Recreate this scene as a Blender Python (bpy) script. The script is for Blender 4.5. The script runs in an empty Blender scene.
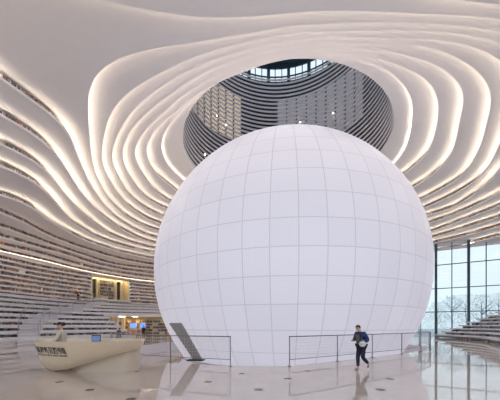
import bpy, bmesh, math, random
import numpy as np
from mathutils import Vector, Matrix
random.seed(7); rng = np.random.default_rng(7)
SC = bpy.context.scene
COL = SC.collection

# ------------------------------------------------------------------ camera
cam_d = bpy.data.cameras.new('camera'); cam = bpy.data.objects.new('camera', cam_d); COL.objects.link(cam)
cam.location = (0, 0, 1.6); cam.rotation_euler = (math.radians(90), 0, 0)
cam_d.sensor_width = 36.0; cam_d.lens = 280.0/500.0*36.0; cam_d.shift_y = 126.0/500.0
cam_d.clip_start = 0.05; cam_d.clip_end = 500
SC.camera = cam
# ------------------------------------------------------------------ sky (overcast), exposure
W = bpy.data.worlds.new('overcast_sky'); SC.world = W; W.use_nodes = True
bg = W.node_tree.nodes['Background']
def _sky():
    nt = W.node_tree; N = nt.nodes; L = nt.links
    tc = N.new('ShaderNodeTexCoord'); sp = N.new('ShaderNodeSeparateXYZ'); L.new(tc.outputs['Generated'], sp.inputs[0])
    cr = N.new('ShaderNodeValToRGB'); cr.color_ramp.elements[0].position = 0.0; cr.color_ramp.elements[0].color = (.72, .84, .92, 1)
    cr.color_ramp.elements[1].position = .6; cr.color_ramp.elements[1].color = (.80, .89, 1.0, 1)
    L.new(sp.outputs['Z'], cr.inputs[0]); L.new(cr.outputs[0], bg.inputs['Color'])
_sky()
bg.inputs['Strength'].default_value = 0.59
COVE = 4.6            # strength of the warm light strips hidden on the shelf lips
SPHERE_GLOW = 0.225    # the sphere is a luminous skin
SC.view_settings.view_transform = 'Standard'; SC.view_settings.look = 'None'
SC.view_settings.exposure = 1.06; SC.view_settings.gamma = 1.0; SC.view_settings.use_curve_mapping = False

# ------------------------------------------------------------------ helpers
def mat(name, col, rough=.6, metal=0.0, spec=.5, emit=None, es=0.0, noise=0.0, nscale=8.0):
    m = bpy.data.materials.new(name); m.use_nodes = True; nt = m.node_tree; b = nt.nodes['Principled BSDF']
    b.inputs['Base Color'].default_value = (*col, 1); b.inputs['Roughness'].default_value = rough
    b.inputs['Metallic'].default_value = metal; b.inputs['Specular IOR Level'].default_value = spec
    if emit: b.inputs['Emission Color'].default_value = (*emit, 1); b.inputs['Emission Strength'].default_value = es
    if noise:
        tc = nt.nodes.new('ShaderNodeTexCoord'); nz = nt.nodes.new('ShaderNodeTexNoise'); nz.inputs['Scale'].default_value = nscale
        nz.inputs['Detail'].default_value = 4
        cr = nt.nodes.new('ShaderNodeValToRGB')
        cr.color_ramp.elements[0].color = (*[max(0, c*(1-noise)) for c in col], 1); cr.color_ramp.elements[1].color = (*[min(1, c*(1+noise)) for c in col], 1)
        nt.links.new(tc.outputs['Object'], nz.inputs['Vector']); nt.links.new(nz.outputs['Fac'], cr.inputs[0]); nt.links.new(cr.outputs[0], b.inputs['Base Color'])
    return m
def glass_mat(name, tint, gloss=.08):
    m = bpy.data.materials.new(name); m.use_nodes = True; nt = m.node_tree; nt.nodes.remove(nt.nodes['Principled BSDF'])
    t = nt.nodes.new('ShaderNodeBsdfTransparent'); t.inputs[0].default_value = (*tint, 1)
    g = nt.nodes.new('ShaderNodeBsdfGlossy'); g.inputs['Roughness'].default_value = .02
    mx = nt.nodes.new('ShaderNodeMixShader'); mx.inputs[0].default_value = gloss
    nt.links.new(t.outputs[0], mx.inputs[1]); nt.links.new(g.outputs[0], mx.inputs[2]); nt.links.new(mx.outputs[0], nt.nodes['Material Output'].inputs[0])
    return m
class MB:
    """collects shapes into ONE mesh"""
    def __init__(s): s.v = []; s.f = []; s.m = []
    def add(s, vs, fs, mi=0):
        o = len(s.v); s.v += [tuple(p) for p in vs]; s.f += [tuple(i+o for i in f) for f in fs]; s.m += [mi]*len(fs)
    def box(s, c, size, rz=0.0, mi=0, M=None):
        x, y, z = [a/2 for a in size]
        R = Matrix.Rotation(rz, 3, 'Z') if M is None else M
        vs = [Vector(c)+R @ Vector((sx*x, sy*y, sz*z)) for sz in (-1, 1) for sx, sy in ((-1,-1),(1,-1),(1,1),(-1,1))]
        s.add(vs, [(0,3,2,1),(4,5,6,7),(0,1,5,4),(1,2,6,5),(2,3,7,6),(3,0,4,7)], mi)
    def prism(s, poly, z0, z1, mi=0):
        n = len(poly)
        a = sum(poly[i][0]*poly[(i+1) % n][1]-poly[(i+1) % n][0]*poly[i][1] for i in range(n))
        if a < 0: poly = poly[::-1]
        s.add([(x, y, z0) for x, y in poly]+[(x, y, z1) for x, y in poly],
              [tuple(range(n-1, -1, -1)), tuple(range(n, 2*n))]+[(i, (i+1) % n, n+(i+1) % n, n+i) for i in range(n)], mi)
    def tube(s, pts, r, n=8, mi=0, caps=True):
        pts = [Vector(p) for p in pts]; rs = r if isinstance(r, (list, tuple)) else [r]*len(pts); rings = []
        for i, p in enumerate(pts):
            d = (pts[min(i+1, len(pts)-1)]-pts[max(i-1, 0)]).normalized()
            u = d.cross(Vector((0, 0, 1)));
            if u.length < 1e-3: u = Vector((1, 0, 0))
            u.normalize(); w = d.cross(u).normalized()
            rings.append([p+(u*math.cos(2*math.pi*k/n)+w*math.sin(2*math.pi*k/n))*rs[i] for k in range(n)])
        vs = [q for g in rings for q in g]
        fs = [(i*n+k, i*n+(k+1) % n, (i+1)*n+(k+1) % n, (i+1)*n+k) for i in range(len(pts)-1) for k in range(n)]
        if caps: fs += [tuple(range(n-1, -1, -1)), tuple((len(pts)-1)*n+k for k in range(n))]
        s.add(vs, fs, mi)
    def lathe(s, prof, c=(0, 0, 0), n=24, mi=0):
        vs = [(c[0]+r*math.cos(2*math.pi*k/n), c[1]+r*math.sin(2*math.pi*k/n), c[2]+z) for r, z in prof for k in range(n)]
        fs = [(i*n+k, i*n+(k+1) % n, (i+1)*n+(k+1) % n, (i+1)*n+k) for i in range(len(prof)-1) for k in range(n)]
        fs += [tuple(range(n-1, -1, -1)), tuple((len(prof)-1)*n+k for k in range(n))]
        s.add(vs, fs, mi)
    def ball(s, c, r, sc=(1, 1, 1), n=10, mi=0, R=None):
        vs = []; m = n//2+1
        for i in range(m+1):
            a = math.pi*i/m
            for k in range(n):
                b = 2*math.pi*k/n; p = Vector((math.sin(a)*math.cos(b)*sc[0], math.sin(a)*math.sin(b)*sc[1], math.cos(a)*sc[2]))*r
                vs.append(Vector(c)+(R @ p if R is not None else p))
        s.add(vs, [(i*n+k, (i+1)*n+k, (i+1)*n+(k+1) % n, i*n+(k+1) % n) for i in range(m) for k in range(n)], mi)
    def build(s, name, mats, parent=None, smooth=False):
        me = bpy.data.meshes.new(name); me.from_pydata(s.v, [], s.f)
        if not isinstance(mats, (list, tuple)): mats = [mats]
        for m in mats: me.materials.append(m)
        me.polygons.foreach_set('material_index', s.m)
        if smooth: me.polygons.foreach_set('use_smooth', [True]*len(me.polygons))
        me.validate(); me.update()
        o = bpy.data.objects.new(name, me); COL.objects.link(o)
        if parent is not None:
            o.parent = parent; o.matrix_parent_inverse = Matrix.Translation(-Vector(parent.location)) if parent.type == 'EMPTY' and parent.parent is None and not any(parent.rotation_euler) else Matrix()
        return o
def tag(o, label=None, cat=None, group=None, kind=None):
    if label: o['label'] = label
    if cat: o['category'] = cat
    if group: o['group'] = group
    if kind: o['kind'] = kind
    return o
def thing(name, label, cat, loc, group=None):
    e = bpy.data.objects.new(name, None); COL.objects.link(e); e.location = loc; e.empty_display_size = .2
    return tag(e, label, cat, group)
def struct(o): o['kind'] = 'structure'; return o
# ---- contour lines of the terraced cave: each is a level line of the room at its own height, in image pixels -> plan metres
F, YH, EYE = 280.0, 326.0, 1.6
CX, CY = 3.4, 25.0
PITCH = 0.55
def zt(k): return PITCH*k - 0.23
def unproj(px, py, z):
    d = F*(z-EYE)/(YH-py)
    return ((px-250.0)/F*d, d)
def ray(px, d): return ((px-250.0)/F*d, d)
TR = {
22: [(0,194.5),(15,197),(30,205),(40,214),(50,222),(60,228),(70,233),(85,241),(100,246.5),(110,249.5),(130,255),(150,259)],
23: [(0,165),(20,173),(40,186),(54,200),(68,218),(80,228),(95,236.5),(110,243),(130,248.5),(150,253), (477,242.5),(490,239.5),(500,236.5)],
24: [(0,144),(20,149.5),(34,159.5),(46,171),(56,183),(65,195),(80,211),(98,226),(110,235),(130,243),(150,248.5),(443,242),(450,240.5),(475,234),(500,227)],
25: [(0,114),(12,118.5),(26,127),(40,137),(50,147),(58,157),(68,172),(78,189),(90,204),(100,214),(110,222),(122,230),(137,237.5),(150,243),(436,238),(450,233),(475,225.5),(500,218),(450,1),(500,5)],
26: [(0,79),(26,93),(40,103),(54,115),(64,125),(72,139),(76,152),(82,166),(88,180),(95,192),(102,203),(110,212),(122,223),(137,231),(150,237),
     (434,232),(450,225.5),(475,216),(500,207),(500,19.4),(460,16),(420,14),(370,12.5),(314,12),(290,13.5),(260,17),(220,19.6),(200,19),(160,14),(130,8.5),(95,2)],
27: [(500,32),(460,26),(420,24),(330,24),(300,26),(260,32),(210,41),(180,45),(156,49),(130,54),(110,63),(96,73),(90,84),(88.4,96),(88.4,110),(89.6,130),(91,150),(93,165),
     (97,178),(102,187),(107,196),(113,204.5),(125,215),(133,221),(142,225.5),(150,229),(432,223),(450,217),(470,209),(486,201),(500,194)],
28: [(500,43),(460,34),(420,31),(390,31),(350,31.4),(330,31.4),(300,33),(250,42),(200,55),(180,64),(156,76),(138,86),(124,97),(114,108),(106,128),(103,146),(102,160),(105,172),(112,184),
     (118,195),(127,205),(140,214.5),(150,221),(428,216),(450,210),(465,201),(488,184),(500,168)],
29: [(500,60),(475,48),(450,41),(400,39),(350,37.5),(320,38),(260,47),(220,58),(180,76),(160,88),(146,99),(134,109),(124,124),(116,140),(112,156),(115,170),(122,183),(130,196),(139,204),(148,210.5),
     (154,213.5),(424,209),(440,202),(460,192),(474,183),(490,165),(500,142)],
30: [(485,80),(470,66),(440,51),(420,45.6),(400,45),(360,43.5),(320,43.6),(290,47),(260,53),(220,66),(180,88),(164,100),(150,110),(138,122),(127,138),(123,154),(124,166),(131,178),(138,188),(143,195),
     (151,202),(158,206),(420,200.5),(440,190.5),(458,179.5),(475,158),(486,125),(491,100)],
31: [(400,54),(420,59),(440,67.5),(454,78),(462,90),(463.6,102),(460,118),(456,138),(448,160),(430,177),(414,187.5),(370,50.5),(330,48.5),(300,51),(260,60),(220,74),(180,98),(168,109),(154,122),(141,136),
     (135,152),(136,162),(142,172),(148,182),(153,189),(162,197),(168,201)],
32: [(300,55),(320,53),(340,54),(370,57),(400,66),(424,78),(436,94),(438,106),(437.6,118),(434,136),(426,155),(405,174),(270,61),(240,71),(210,87),(190,99),(178,110),(166,120),(154,132),(147,146),(147,156),
     (151,167),(160,178),(168,184),(176,191)],
33: [(395,76),(409,94),(412.4,108),(412,118),(411,128),(408,142),(404,152),(393,166),(370,63),(350,59),(310,57.3),(280,61),(250,70),(220,82),(195,98),(174,120),(164,134),(161.6,148),(164,158),(170,168),(180,178)],
}
XTRA = {   # plan points outside the picture
22: [(-22,19),(-22,10),(-14,4.5),(4,3.5),(20,4),(30,12),(33,22)],
23: [(-19,15),(-18,10),(-12,7.2),(4,7),(18,8.5),(28,17),(30.5,25)],
24: [(-17.3,14),(-16.5,10),(-11,8.5),(4,8.4),(16,10),(26.5,19),(29.2,25)],
25: [(-15.4,12.8),(-15,10),(-10,9.4),(4,9.5),(25.5,20)],
26: [(-13.4,12.6),(-13.2,10.8),(-10.5,9.9),(24.8,21.5)],
27: [(23.5,20)], 28: [(20.5,18)],
}
NT = 360
def periodic(points, n=NT, smooth=3.6):
    import numpy as np
    a = np.array([math.atan2(y-CY, x-CX) for x, y in points]); r = np.array([math.hypot(x-CX, y-CY) for x, y in points])
    o = np.argsort(a); a = a[o]; r = r[o]
    a3 = np.concatenate([a-2*math.pi, a, a+2*math.pi]); r3 = np.concatenate([r, r, r])
    keep = np.concatenate([[True], np.diff(a3) > 1e-4]); a3 = a3[keep]; r3 = r3[keep]
    h = np.diff(a3); s = np.diff(r3)/h                      # monotone cubic
    m = np.zeros_like(a3); m[0] = s[0]; m[-1] = s[-1]
    ok = s[:-1]*s[1:] > 0
    w1 = 2*h[1:]+h[:-1]; w2 = h[1:]+2*h[:-1]
    mm = np.zeros(len(s)-1); mm[ok] = (w1+w2)[ok]/(w1[ok]/s[:-1][ok]+w2[ok]/s[1:][ok]); m[1:-1] = mm
    t = -math.pi + 2*math.pi*np.arange(n)/n
    i = np.clip(np.searchsorted(a3, t, side='right')-1, 0, len(h)-1)
    u = (t-a3[i])/h[i]
    R = (2*u**3-3*u**2+1)*r3[i]+(u**3-2*u**2+u)*h[i]*m[i]+(-2*u**3+3*u**2)*r3[i+1]+(u**3-u**2)*h[i]*m[i+1]
    if smooth:
        k = np.exp(-0.5*(np.arange(-12, 13)/smooth)**2); k /= k.sum()
        R = np.convolve(np.concatenate([R[-12:], R, R[:12]]), k, 'valid')
    return R

# ------------------------------------------------------------------ materials
M = {}
M['plaster'] = mat('white_plaster', (.82, .785, .79), .7, noise=.03, nscale=3)
M['lip'] = mat('white_lip', (.88, .85, .85), .5)
M['shelfback'] = mat('shelf_back', (.76, .71, .71), .7, noise=.12, nscale=20)
M['cove'] = mat('cove_strip', (.9, .85, .75), .5, emit=(1.0, .86, .67), es=COVE)
M['softcove'] = mat('soft_cove_strip', (.9, .85, .75), .5, emit=(1.0, .86, .67), es=COVE*.72)
M['shelfglow'] = mat('shelf_strip_and_fill', (.9, .85, .75), .5, emit=(1.0, .80, .60), es=COVE*.6)
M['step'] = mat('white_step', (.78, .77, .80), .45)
M['steel'] = mat('grey_steel', (.20, .19, .22), .35, .6)
M['dark'] = mat('dark_rubber', (.03, .03, .035), .6)
M['mullion'] = mat('mullion_paint', (.045, .085, .12), .4)
M['glass'] = glass_mat('clear_glass', (.93, .97, .98))
M['cream'] = mat('cream_panel', (.80, .72, .55), .5)

# ------------------------------------------------------------------ level lines -> radius tables
FA = (25.9, 39.0); FD = (.853, -.522)                       # a point and the direction of the glass wall in plan
def fac_y(x): return FA[1]+(x-FA[0])*FD[1]/FD[0]
TH = -math.pi + 2*math.pi*np.arange(NT)/NT
def fac_r():                                                # distance from the centre to the glass wall along each direction
    n = np.array([-FD[1], FD[0]]); d = (FA[0]-CX)*n[0]+(FA[1]-CY)*n[1]
    c = np.cos(TH)*n[0]+np.sin(TH)*n[1]
    return np.where(c > .05, d/np.maximum(c, .05), 1e3)
FR = fac_r()
DEG = np.degrees(TH)
RK = {}; ZK = {}; TK = {}
for k in TR:
    P = [unproj(x, y, zt(k)) for x, y in TR[k]]+XTRA.get(k, [])
    yb = 47.5-.73*(k-22); P += [(CX+dx, yb-abs(dx)*.08) for dx in (-3, 0, 4)]
    RK[k] = periodic(P)
RK[22] = np.maximum(RK[22], RK[23]+1.0)
R22W = RK[23]+1.5
RK[22] = np.where((DEG > -40) & (DEG < 73), FR+2, RK[22])
RIMC, RIMR = (3.23, 26.84), 9.4
RK[34] = periodic([(RIMC[0]+RIMR*math.cos(a), RIMC[1]+RIMR*math.sin(a)) for a in np.linspace(0, 2*math.pi, 120)[:-1]], smooth=0)
COLX = [0, 50, 110, 150]
DK = {1: (22.4, 27, 32.5, 35), 6: (26.5, 31.5, 37, 38.5), 10: (29.4, 35.4, 43, 48), 16: (29.4, 35.2, 42.3, 48)}
LOW = {21: [(0,213),(15,219),(27,224),(37,230.5),(50,237.5),(65,243),(77,247.5),(90,251.5),(100,254),(110,258),(130,262),(150,265.5)],
 20: [(0,227.5),(15,232),(24,235.5),(41,242),(50,245.5),(64,250),(80,255),(100,261.5),(110,265),(150,270)],
 19: [(0,237.5),(12,240.5),(25,244.5),(40,249),(65,255),(85,262),(100,266.5),(150,274.5)],
 18: [(0,246),(20,250.5),(33,253),(50,257.5),(70,263.5),(100,271),(150,278.3)],
 17: [(0,252.5),(50,263.5),(75,270),(150,282.3)]}
def lowD(k):
    ks = sorted(DK); k = min(max(k, ks[0]), ks[-1])
    return [float(np.interp(k, ks, [DK[q][i] for q in ks])) for i in range(4)]
def low_curve(k):
    kk = int(round(k))
    if kk in LOW and abs(k-kk) < .01: P = [unproj(x, y, zt(k)) for x, y in LOW[kk]]
    else: P = [ray(x, d) for x, d in zip(COLX, lowD(k))]
    x0, y0 = P[0]
    P += [(x0-1.8, y0-7), (x0-2.4, y0-14), (x0-2.4, y0-22)]
    yb = 38+min(k-1, 9)*1.17
    P += [(-4, yb+.3), (CX, yb), (CX+8, yb-2.5), (25, 32), (30, 20), (25, 5), (5, 0)]
    return periodic(P)
for k in range(1, 22): RK[k] = low_curve(k)
for k in RK:
    ZK[k] = zt(k); TK[k] = .30 if k <= 9 else (.12 if k <= 21 else .10)
ZK[34] = 18.25
def pol(r, i): return (CX+r*math.cos(TH[i % NT]), CY+r*math.sin(TH[i % NT]))
def clipr(r): return np.minimum(r, FR-.08)
def img(x, y, z): return (250+F*x/y, YH-F*(z-EYE)/y)

# angles where a tier exists
ARC0, ARC1 = 74, 216                                        # degrees, low tiers run from behind the sphere round the left side
MEZZ = 153.5
def split_runs(ids, bad):
    out = []; cur = []
    for i in ids:
        if bad(i):
            if len(cur) > 1: out.append(cur)
            cur = []
        else: cur.append(i)
    if len(cur) > 1: out.append(cur)
    return out
NI = (150, 158)                                             # filled in below: angle indices of the upper doorway niche
def arc_ids(k, niche=False):
    if k >= 22: return [list(range(NT))+[0]]
    if niche: return split_runs(arc_ids(k)[0], lambda i: NI[0] < i < NI[1])
    a0 = MEZZ if k <= 5 else ARC0
    return [[i % NT for i in range(int(a0)+180, ARC1+181)]]
def strip(mb, ids, ra, za, rb, zb, mi=0):
    n = len(ids)
    vs = [(*pol(ra[i], i), za) for i in ids]+[(*pol(rb[i], i), zb) for i in ids]
    mb.add(vs, [(j, j+1, n+j+1, n+j) for j in range(n-1)], mi)
def niche_ids():
    out = []
    for px in (91.5, 128.5):
        x, y = ray(px, float(np.interp(px, COLX, lowD(13)))); out.append((math.degrees(math.atan2(y-CY, x-CX))+180)*NT/360)
    return (min(out), max(out))
NI = niche_ids()
BACK = {}
for k in range(1, 34): BACK[k] = clipr(np.maximum(RK[k], RK[k+1])+(.36 if k < 22 else .75))
wall_left, ceil = MB(), MB()
for k in range(1, 35):
    mb = wall_left if k <= 21 else ceil
    z, t = ZK[k], TK[k]; r = clipr(RK[k])
    lip = MB()
    for ids0 in (split_runs(arc_ids(k)[0], lambda i: RK[k][i] > FR[i]-.3) if k >= 22 else arc_ids(k, 11 <= k <= 16)):
        ids = ids0
        strip(lip, ids, r, z, r, z+t+(.06 if k >= 10 else 0), 0)                    # front edge of the slab
        if k <= 33:
            s0 = .20
            strip(lip, ids, r, z+t, clipr(RK[k]+s0), z+t, 0)
            if k >= 22:
                far = lambda i: pol(RK[k][i], i)[1] > 27
                for mi_, runs in ((1, split_runs(ids, far)), (2, split_runs(ids, lambda i: not far(i)))):
                    for rr_ in runs:
                        if mi_ == 2: rr_ = [(rr_[0]-1) % NT]+rr_+[(rr_[-1]+1) % NT]
                        strip(lip, rr_, clipr(RK[k]+.07), z+t+.005, clipr(RK[k]+.17), z+t+.085, mi_)
                strip(lip, ids, clipr(RK[k]+.171), z+t, clipr(RK[k]+.171), z+t+.085, 0)
            elif k >= 10:                                   # warm fill strip added behind the upstand to brighten wall and books
                strip(lip, ids, clipr(RK[k]+.02), z+t+.006, clipr(RK[k]+.024), z+t+.05, 3)
                if k == 17: strip(lip, ids, clipr(RK[k]+.03), z+t+.06, clipr(RK[k]+.04), z+t+.10, 3)
            strip(mb, ids, clipr(RK[k]+s0), z+t, BACK[k], z+t, 0)       # shelf top / tread
    if lip.v:
        lo = struct(lip.build('trim_%d' % k, [M['lip'] if k > 9 else M['step'], M['cove'], M['softcove'], M['shelfglow']], smooth=False))
        if k == 1: strip(mb, ids, RK[1]+.12, 0, RK[1]+.12, z, 1); strip(mb, ids, RK[1], z, RK[1]+.12, z, 0)
    # riser and underside between slab k and slab k+1
    if k <= 33:
        for ids in arc_ids(k, 10 <= k <= 16):
            strip(mb, ids, BACK[k], z+t, BACK[k], ZK[k+1], 1)
    if k >= 2:
        for ids in arc_ids(k, 11 <= k <= 16):
            out = BACK[k-1]
            if k == 6:
                a = [i for i in ids if i <= int(MEZZ)+181]
                strip(mb, a, clipr(RK[6]), z, RK[10]+.5, z, 0)
                ids = [i for i in ids if i >= int(MEZZ)+180 or i < 100]
            strip(mb, ids, r, z, out, z, 0)
hd_ = MB(); ids = [i for i in range(ARC0+180, int(MEZZ)+181)]
strip(hd_, ids, RK[6], ZK[6]-.2, RK[6], ZK[6], 0); strip(hd_, ids, RK[6], ZK[6]-.2, RK[6]+.12, ZK[6]-.2, 0); strip(hd_, ids, RK[6]+.12, ZK[6]-.2, RK[6]+.12, ZK[6], 0)
struct(hd_.build('trim_36', M['step']))
# back wall and end wall of the low room under the terraces
a = list(range(ARC0+180, int(MEZZ)+181))
strip(wall_left, a, RK[10]+.5, 0, RK[10]+.5, ZK[6], 2)
i = int(MEZZ)+180
for k in range(1, 7):
    ra_, rb_ = RK[k][i], (RK[k+1][i] if k < 6 else RK[10][i]+.5); h_ = ZK[k]+TK[k] if k < 6 else ZK[6]
    p0, p1 = pol(ra_, i), pol(rb_, i)
    wall_left.add([(*p0, 0), (*p1, 0), (*p1, h_), (*p0, h_)], [(0, 1, 2, 3)], 0 if k < 6 else 2)
struct(wall_left.build('wall_left', [M['plaster'], M['shelfback'], mat('warm_wall', (.78, .68, .48), .6, noise=.08)], smooth=True))
struct(ceil.build('ceiling', [M['plaster'], M['lip']], smooth=True))
# right side wall outside the picture, closing the hall
wr = MB(); ids = [j % NT for j in range(180-58, 180+13)]
strip(wr, ids, clipr(R22W), 0, clipr(R22W), ZK[23]+.2, 0)
struct(wr.build('wall_right', M['plaster'], smooth=True))

# ------------------------------------------------------------------ floor and outside ground
fm = bpy.data.materials.new('polished_stone'); fm.use_nodes = True
def _floor():
    nt = fm.node_tree; b = nt.nodes['Principled BSDF']; N = nt.nodes; L = nt.links
    tc = N.new('ShaderNodeTexCoord'); nz = N.new('ShaderNodeTexNoise'); nz.inputs['Scale'].default_value = 1.3; nz.inputs['Detail'].default_value = 6
    cr = N.new('ShaderNodeValToRGB'); cr.color_ramp.elements[0].color = (.56, .48, .43, 1); cr.color_ramp.elements[1].color = (.65, .57, .52, 1)
    L.new(tc.outputs['Object'], nz.inputs['Vector']); L.new(nz.outputs['Fac'], cr.inputs[0]); L.new(cr.outputs[0], b.inputs['Base Color'])
    b.inputs['Roughness'].default_value = .03; b.inputs['IOR'].default_value = 2.5; b.inputs['Specular IOR Level'].default_value = .75
_floor()
fl = MB(); xs = (-62, 46)
RIGHT_RAIL = [(1.56, 11.2), (3.92, 12.75), (6.2, 14.35), (8.63, 16.1), (10.7, 17.75), (12.3, 19.3), (13.4, 21.2), (13.9, 23.4)]
LEFT_RAIL = [(-.72, 11.2), (-3.4, 12.3), (-5.2, 13.2), (-7.2, 14.9), (-8.4, 17.2), (-8.9, 20), (-8.9, 23.4)]
PIT = LEFT_RAIL[::-1]+RIGHT_RAIL+[(13.4, 27), (11.6, 31), (8.2, 34.2), (3.1, 35.5), (-2.4, 34), (-6.2, 31), (-8.2, 27.5)]
PC = (3.08, 24.4)
def cut(p):                                                 # where the ray from the sphere's middle through p leaves the floor slab
    dx, dy = p[0]-PC[0], p[1]-PC[1]; ts = []
    if dx > 0: ts.append((xs[1]-PC[0])/dx)
    if dx < 0: ts.append((xs[0]-PC[0])/dx)
    if dy < 0: ts.append((-12-PC[1])/dy)
    den = dy-dx*FD[1]/FD[0]
    if den > 1e-6: ts.append((fac_y(PC[0])-PC[1])/den)
    t = min(ts); return (PC[0]+dx*t, PC[1]+dy*t)
corners = [(xs[0], -12), (xs[1], -12), (xs[1], fac_y(xs[1])), (xs[0], fac_y(xs[0]))]
ring = []
for i_ in range(len(PIT)):
    a_, b_ = PIT[i_], PIT[(i_+1) % len(PIT)]
    ring += [(a_[0]+(b_[0]-a_[0])*u, a_[1]+(b_[1]-a_[1])*u) for u in (0, .25, .5, .75)]
outer = [cut(p_) for p_ in ring]
for cn in corners:                                          # snap the nearest outer point onto each corner
    j_ = min(range(len(outer)), key=lambda q: abs(math.atan2(outer[q][1]-PC[1], outer[q][0]-PC[0])-math.atan2(cn[1]-PC[1], cn[0]-PC[0])))
    outer[j_] = cn
n_ = len(ring); PZ = -.85
fl.add([(*p_, 0) for p_ in ring]+[(*p_, 0) for p_ in outer], [(i_, n_+i_, n_+(i_+1) % n_, (i_+1) % n_) for i_ in range(n_)])
struct(fl.build('floor', fm))
pt = MB()
pt.add([(*p_, 0) for p_ in ring]+[(*p_, PZ) for p_ in ring], [(i_, (i_+1) % n_, n_+(i_+1) % n_, n_+i_) for i_ in range(n_)])
pt.add([(*p_, PZ) for p_ in ring], [tuple(range(n_))], 1)
struct(pt.build('floor_recess', [M['plaster'], fm]))
gr = MB(); gr.add([(-120, 160, -.1), (140, 160, -.1), (140, fac_y(140), -.1), (-120, fac_y(-120), -.1)], [(0, 3, 2, 1)])
struct(gr.build('ground', mat('outside_ground', (.35, .42, .42), .9, noise=.2, nscale=.3)))

# ------------------------------------------------------------------ glass wall: window_1
ANG = math.atan2(FD[1], FD[0])
def fpt(t, off=0): return (FA[0]+FD[0]*t-FD[1]*off*-1*0+(-FD[1])*off, FA[1]+FD[1]*t+FD[0]*off)
win = bpy.data.objects.new('window_1', None); COL.objects.link(win); struct(win); win.location = (FA[0], FA[1], 0)
gp = MB(); HT = 13.9
t0, t1 = -34.0, 14.0
for a_, b_ in ((t0, t1),):
    P0, P1 = fpt(a_), fpt(b_)
    gp.add([(*P0, 0), (*P1, 0), (*P1, HT), (*P0, HT)], [(0, 1, 2, 3)])
gp.build('glass_pane', M['glass'], win)
fr = MB()
t = 0.0; j = 0
tt = np.arange(-32.4, 14, 1.8)
for j, t in enumerate(tt):
    big = abs((t/3.6)-round(t/3.6)) < .1
    c = fpt(t, -.08 if big else -.04)
    fr.box((*c, HT/2), ((.30 if big else .10), (.35 if big else .14), HT), ANG)
for z in (3.55, 6.78, 10.03, 13.3):
    c = fpt((t0+t1)/2, -.04); fr.box((*c, z), (t1-t0, .14, .10), ANG)
fr.build('frame', M['mullion'], win)

# ------------------------------------------------------------------ round light well above the sphere
ZR0, ZR1 = 18.25, 33.7
sw = MB(); n = 144; rw = RIMR+.95
def cpt(r, a): return (RIMC[0]+r*math.cos(a), RIMC[1]+r*math.sin(a))
vs = [(*cpt(rw, 2*math.pi*i/n), z) for z in (ZR0+.05, ZR1) for i in range(n)]
sw.add(vs, [(i, n+i, n+(i+1) % n, (i+1) % n) for i in range(n)], 0)
vs = [(*cpt(r_, 2*math.pi*i/n), ZR0+.1) for r_ in (RIMR, rw) for i in range(n)]
sw.add(vs, [(i, (i+1) % n, n+(i+1) % n, n+i) for i in range(n)], 0)
struct(sw.build('wall_light_well', mat('well_dark_wall', (.022, .02, .026), .35, noise=.3, nscale=2), smooth=True))
NR = 30; PR = (ZR1-ZR0)/NR
mring = mat('grey_louvre', (.86, .80, .84), .5)
for q in range(NR):
    z = ZR0+PR*(q+.3); rb = MB(); vs = []
    prof = [(RIMR, z), (RIMR+.07, z), (RIMR+.07, z+PR*.40), (RIMR, z+PR*.40)]
    for r_, zz in prof: vs += [(*cpt(r_, 2*math.pi*i/n), zz) for i in range(n)]
    rb.add(vs, [(a_*n+i, a_*n+(i+1) % n, ((a_+1) % 4)*n+(i+1) % n, ((a_+1) % 4)*n+i) for a_ in range(4) for i in range(n)])
    struct(rb.build('trim_%d' % (40+q), mring))
def well_window(no, a0, a1, z0, z1, m, bars, nb):
    wo = bpy.data.objects.new('window_%d' % no, None); COL.objects.link(wo); struct(wo); wo.location = (*cpt(rw, math.radians((a0+a1)/2)), z0)
    p = MB(); st = 24
    vs = [(*cpt(rw-.06, math.radians(a0+(a1-a0)*i/st)), z) for z in (z0, z1) for i in range(st+1)]
    p.add(vs, [(i, i+1, st+2+i, st+1+i) for i in range(st)]); p.build('lit_pane', m, wo)
    f = MB()
    for i in range(nb+1):
        a_ = math.radians(a0+(a1-a0)*i/nb); f.box((*cpt(rw-.10, a_), (z0+z1)/2), (.10, .14, z1-z0), a_)
    f.build('frame', bars, wo)
well_window(2, 115, 159, 25.2, 31.2, mat('lit_tan_window', (.3, .25, .2), .4, emit=(.62, .50, .38), es=.34), M['dark'], 7)
well_window(3, 24, 88, 25.0, 31.5, mat('lit_grey_window', (.2, .2, .22), .3, emit=(.44, .43, .46), es=.20), M['dark'], 9)
# clerestory ring under the roof
cl = bpy.data.objects.new('window_4', None); COL.objects.link(cl); struct(cl); cl.location = (*RIMC, ZR1)
p = MB(); vs = [(*cpt(rw-.1, 2*math.pi*i/n), z) for z in (ZR1, 36.0) for i in range(n)]
p.add(vs, [(i, (i+1) % n, n+(i+1) % n, n+i) for i in range(n)]); p.build('glass_pane', M['glass'], cl)
p = MB()
for i in range(24):
    a_ = 2*math.pi*(i+.3)/24; p.box((*cpt(rw-.25, a_), ZR1+1.15), (.35, .38, 2.3), a_)
    for q in (1, 2):
        a2 = a_+2*math.pi/24*q/3; p.box((*cpt(rw-.2, a2), ZR1+1.15), (.12, .1, 2.3), a2)
for z, h in ((ZR1+.04, .12), (ZR1+.75, .1), (ZR1+2.1, .55)):
    for i in range(72):
        a_ = 2*math.pi*(i+.5)/72; p.box((*cpt(rw-.2, a_), z), (.16, 2*math.pi*rw/72+.02, h), a_)
p.build('frame', mat('teal_frame', (.07, .13, .17), .4), cl)
rf = MB()
vs = [(*cpt(r_, 2*math.pi*i/72), z) for r_, z in ((rw+.3, 36.0), (rw-2.4, 36.0), (rw-2.4, 36.35), (rw+.3, 36.35)) for i in range(72)]
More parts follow.
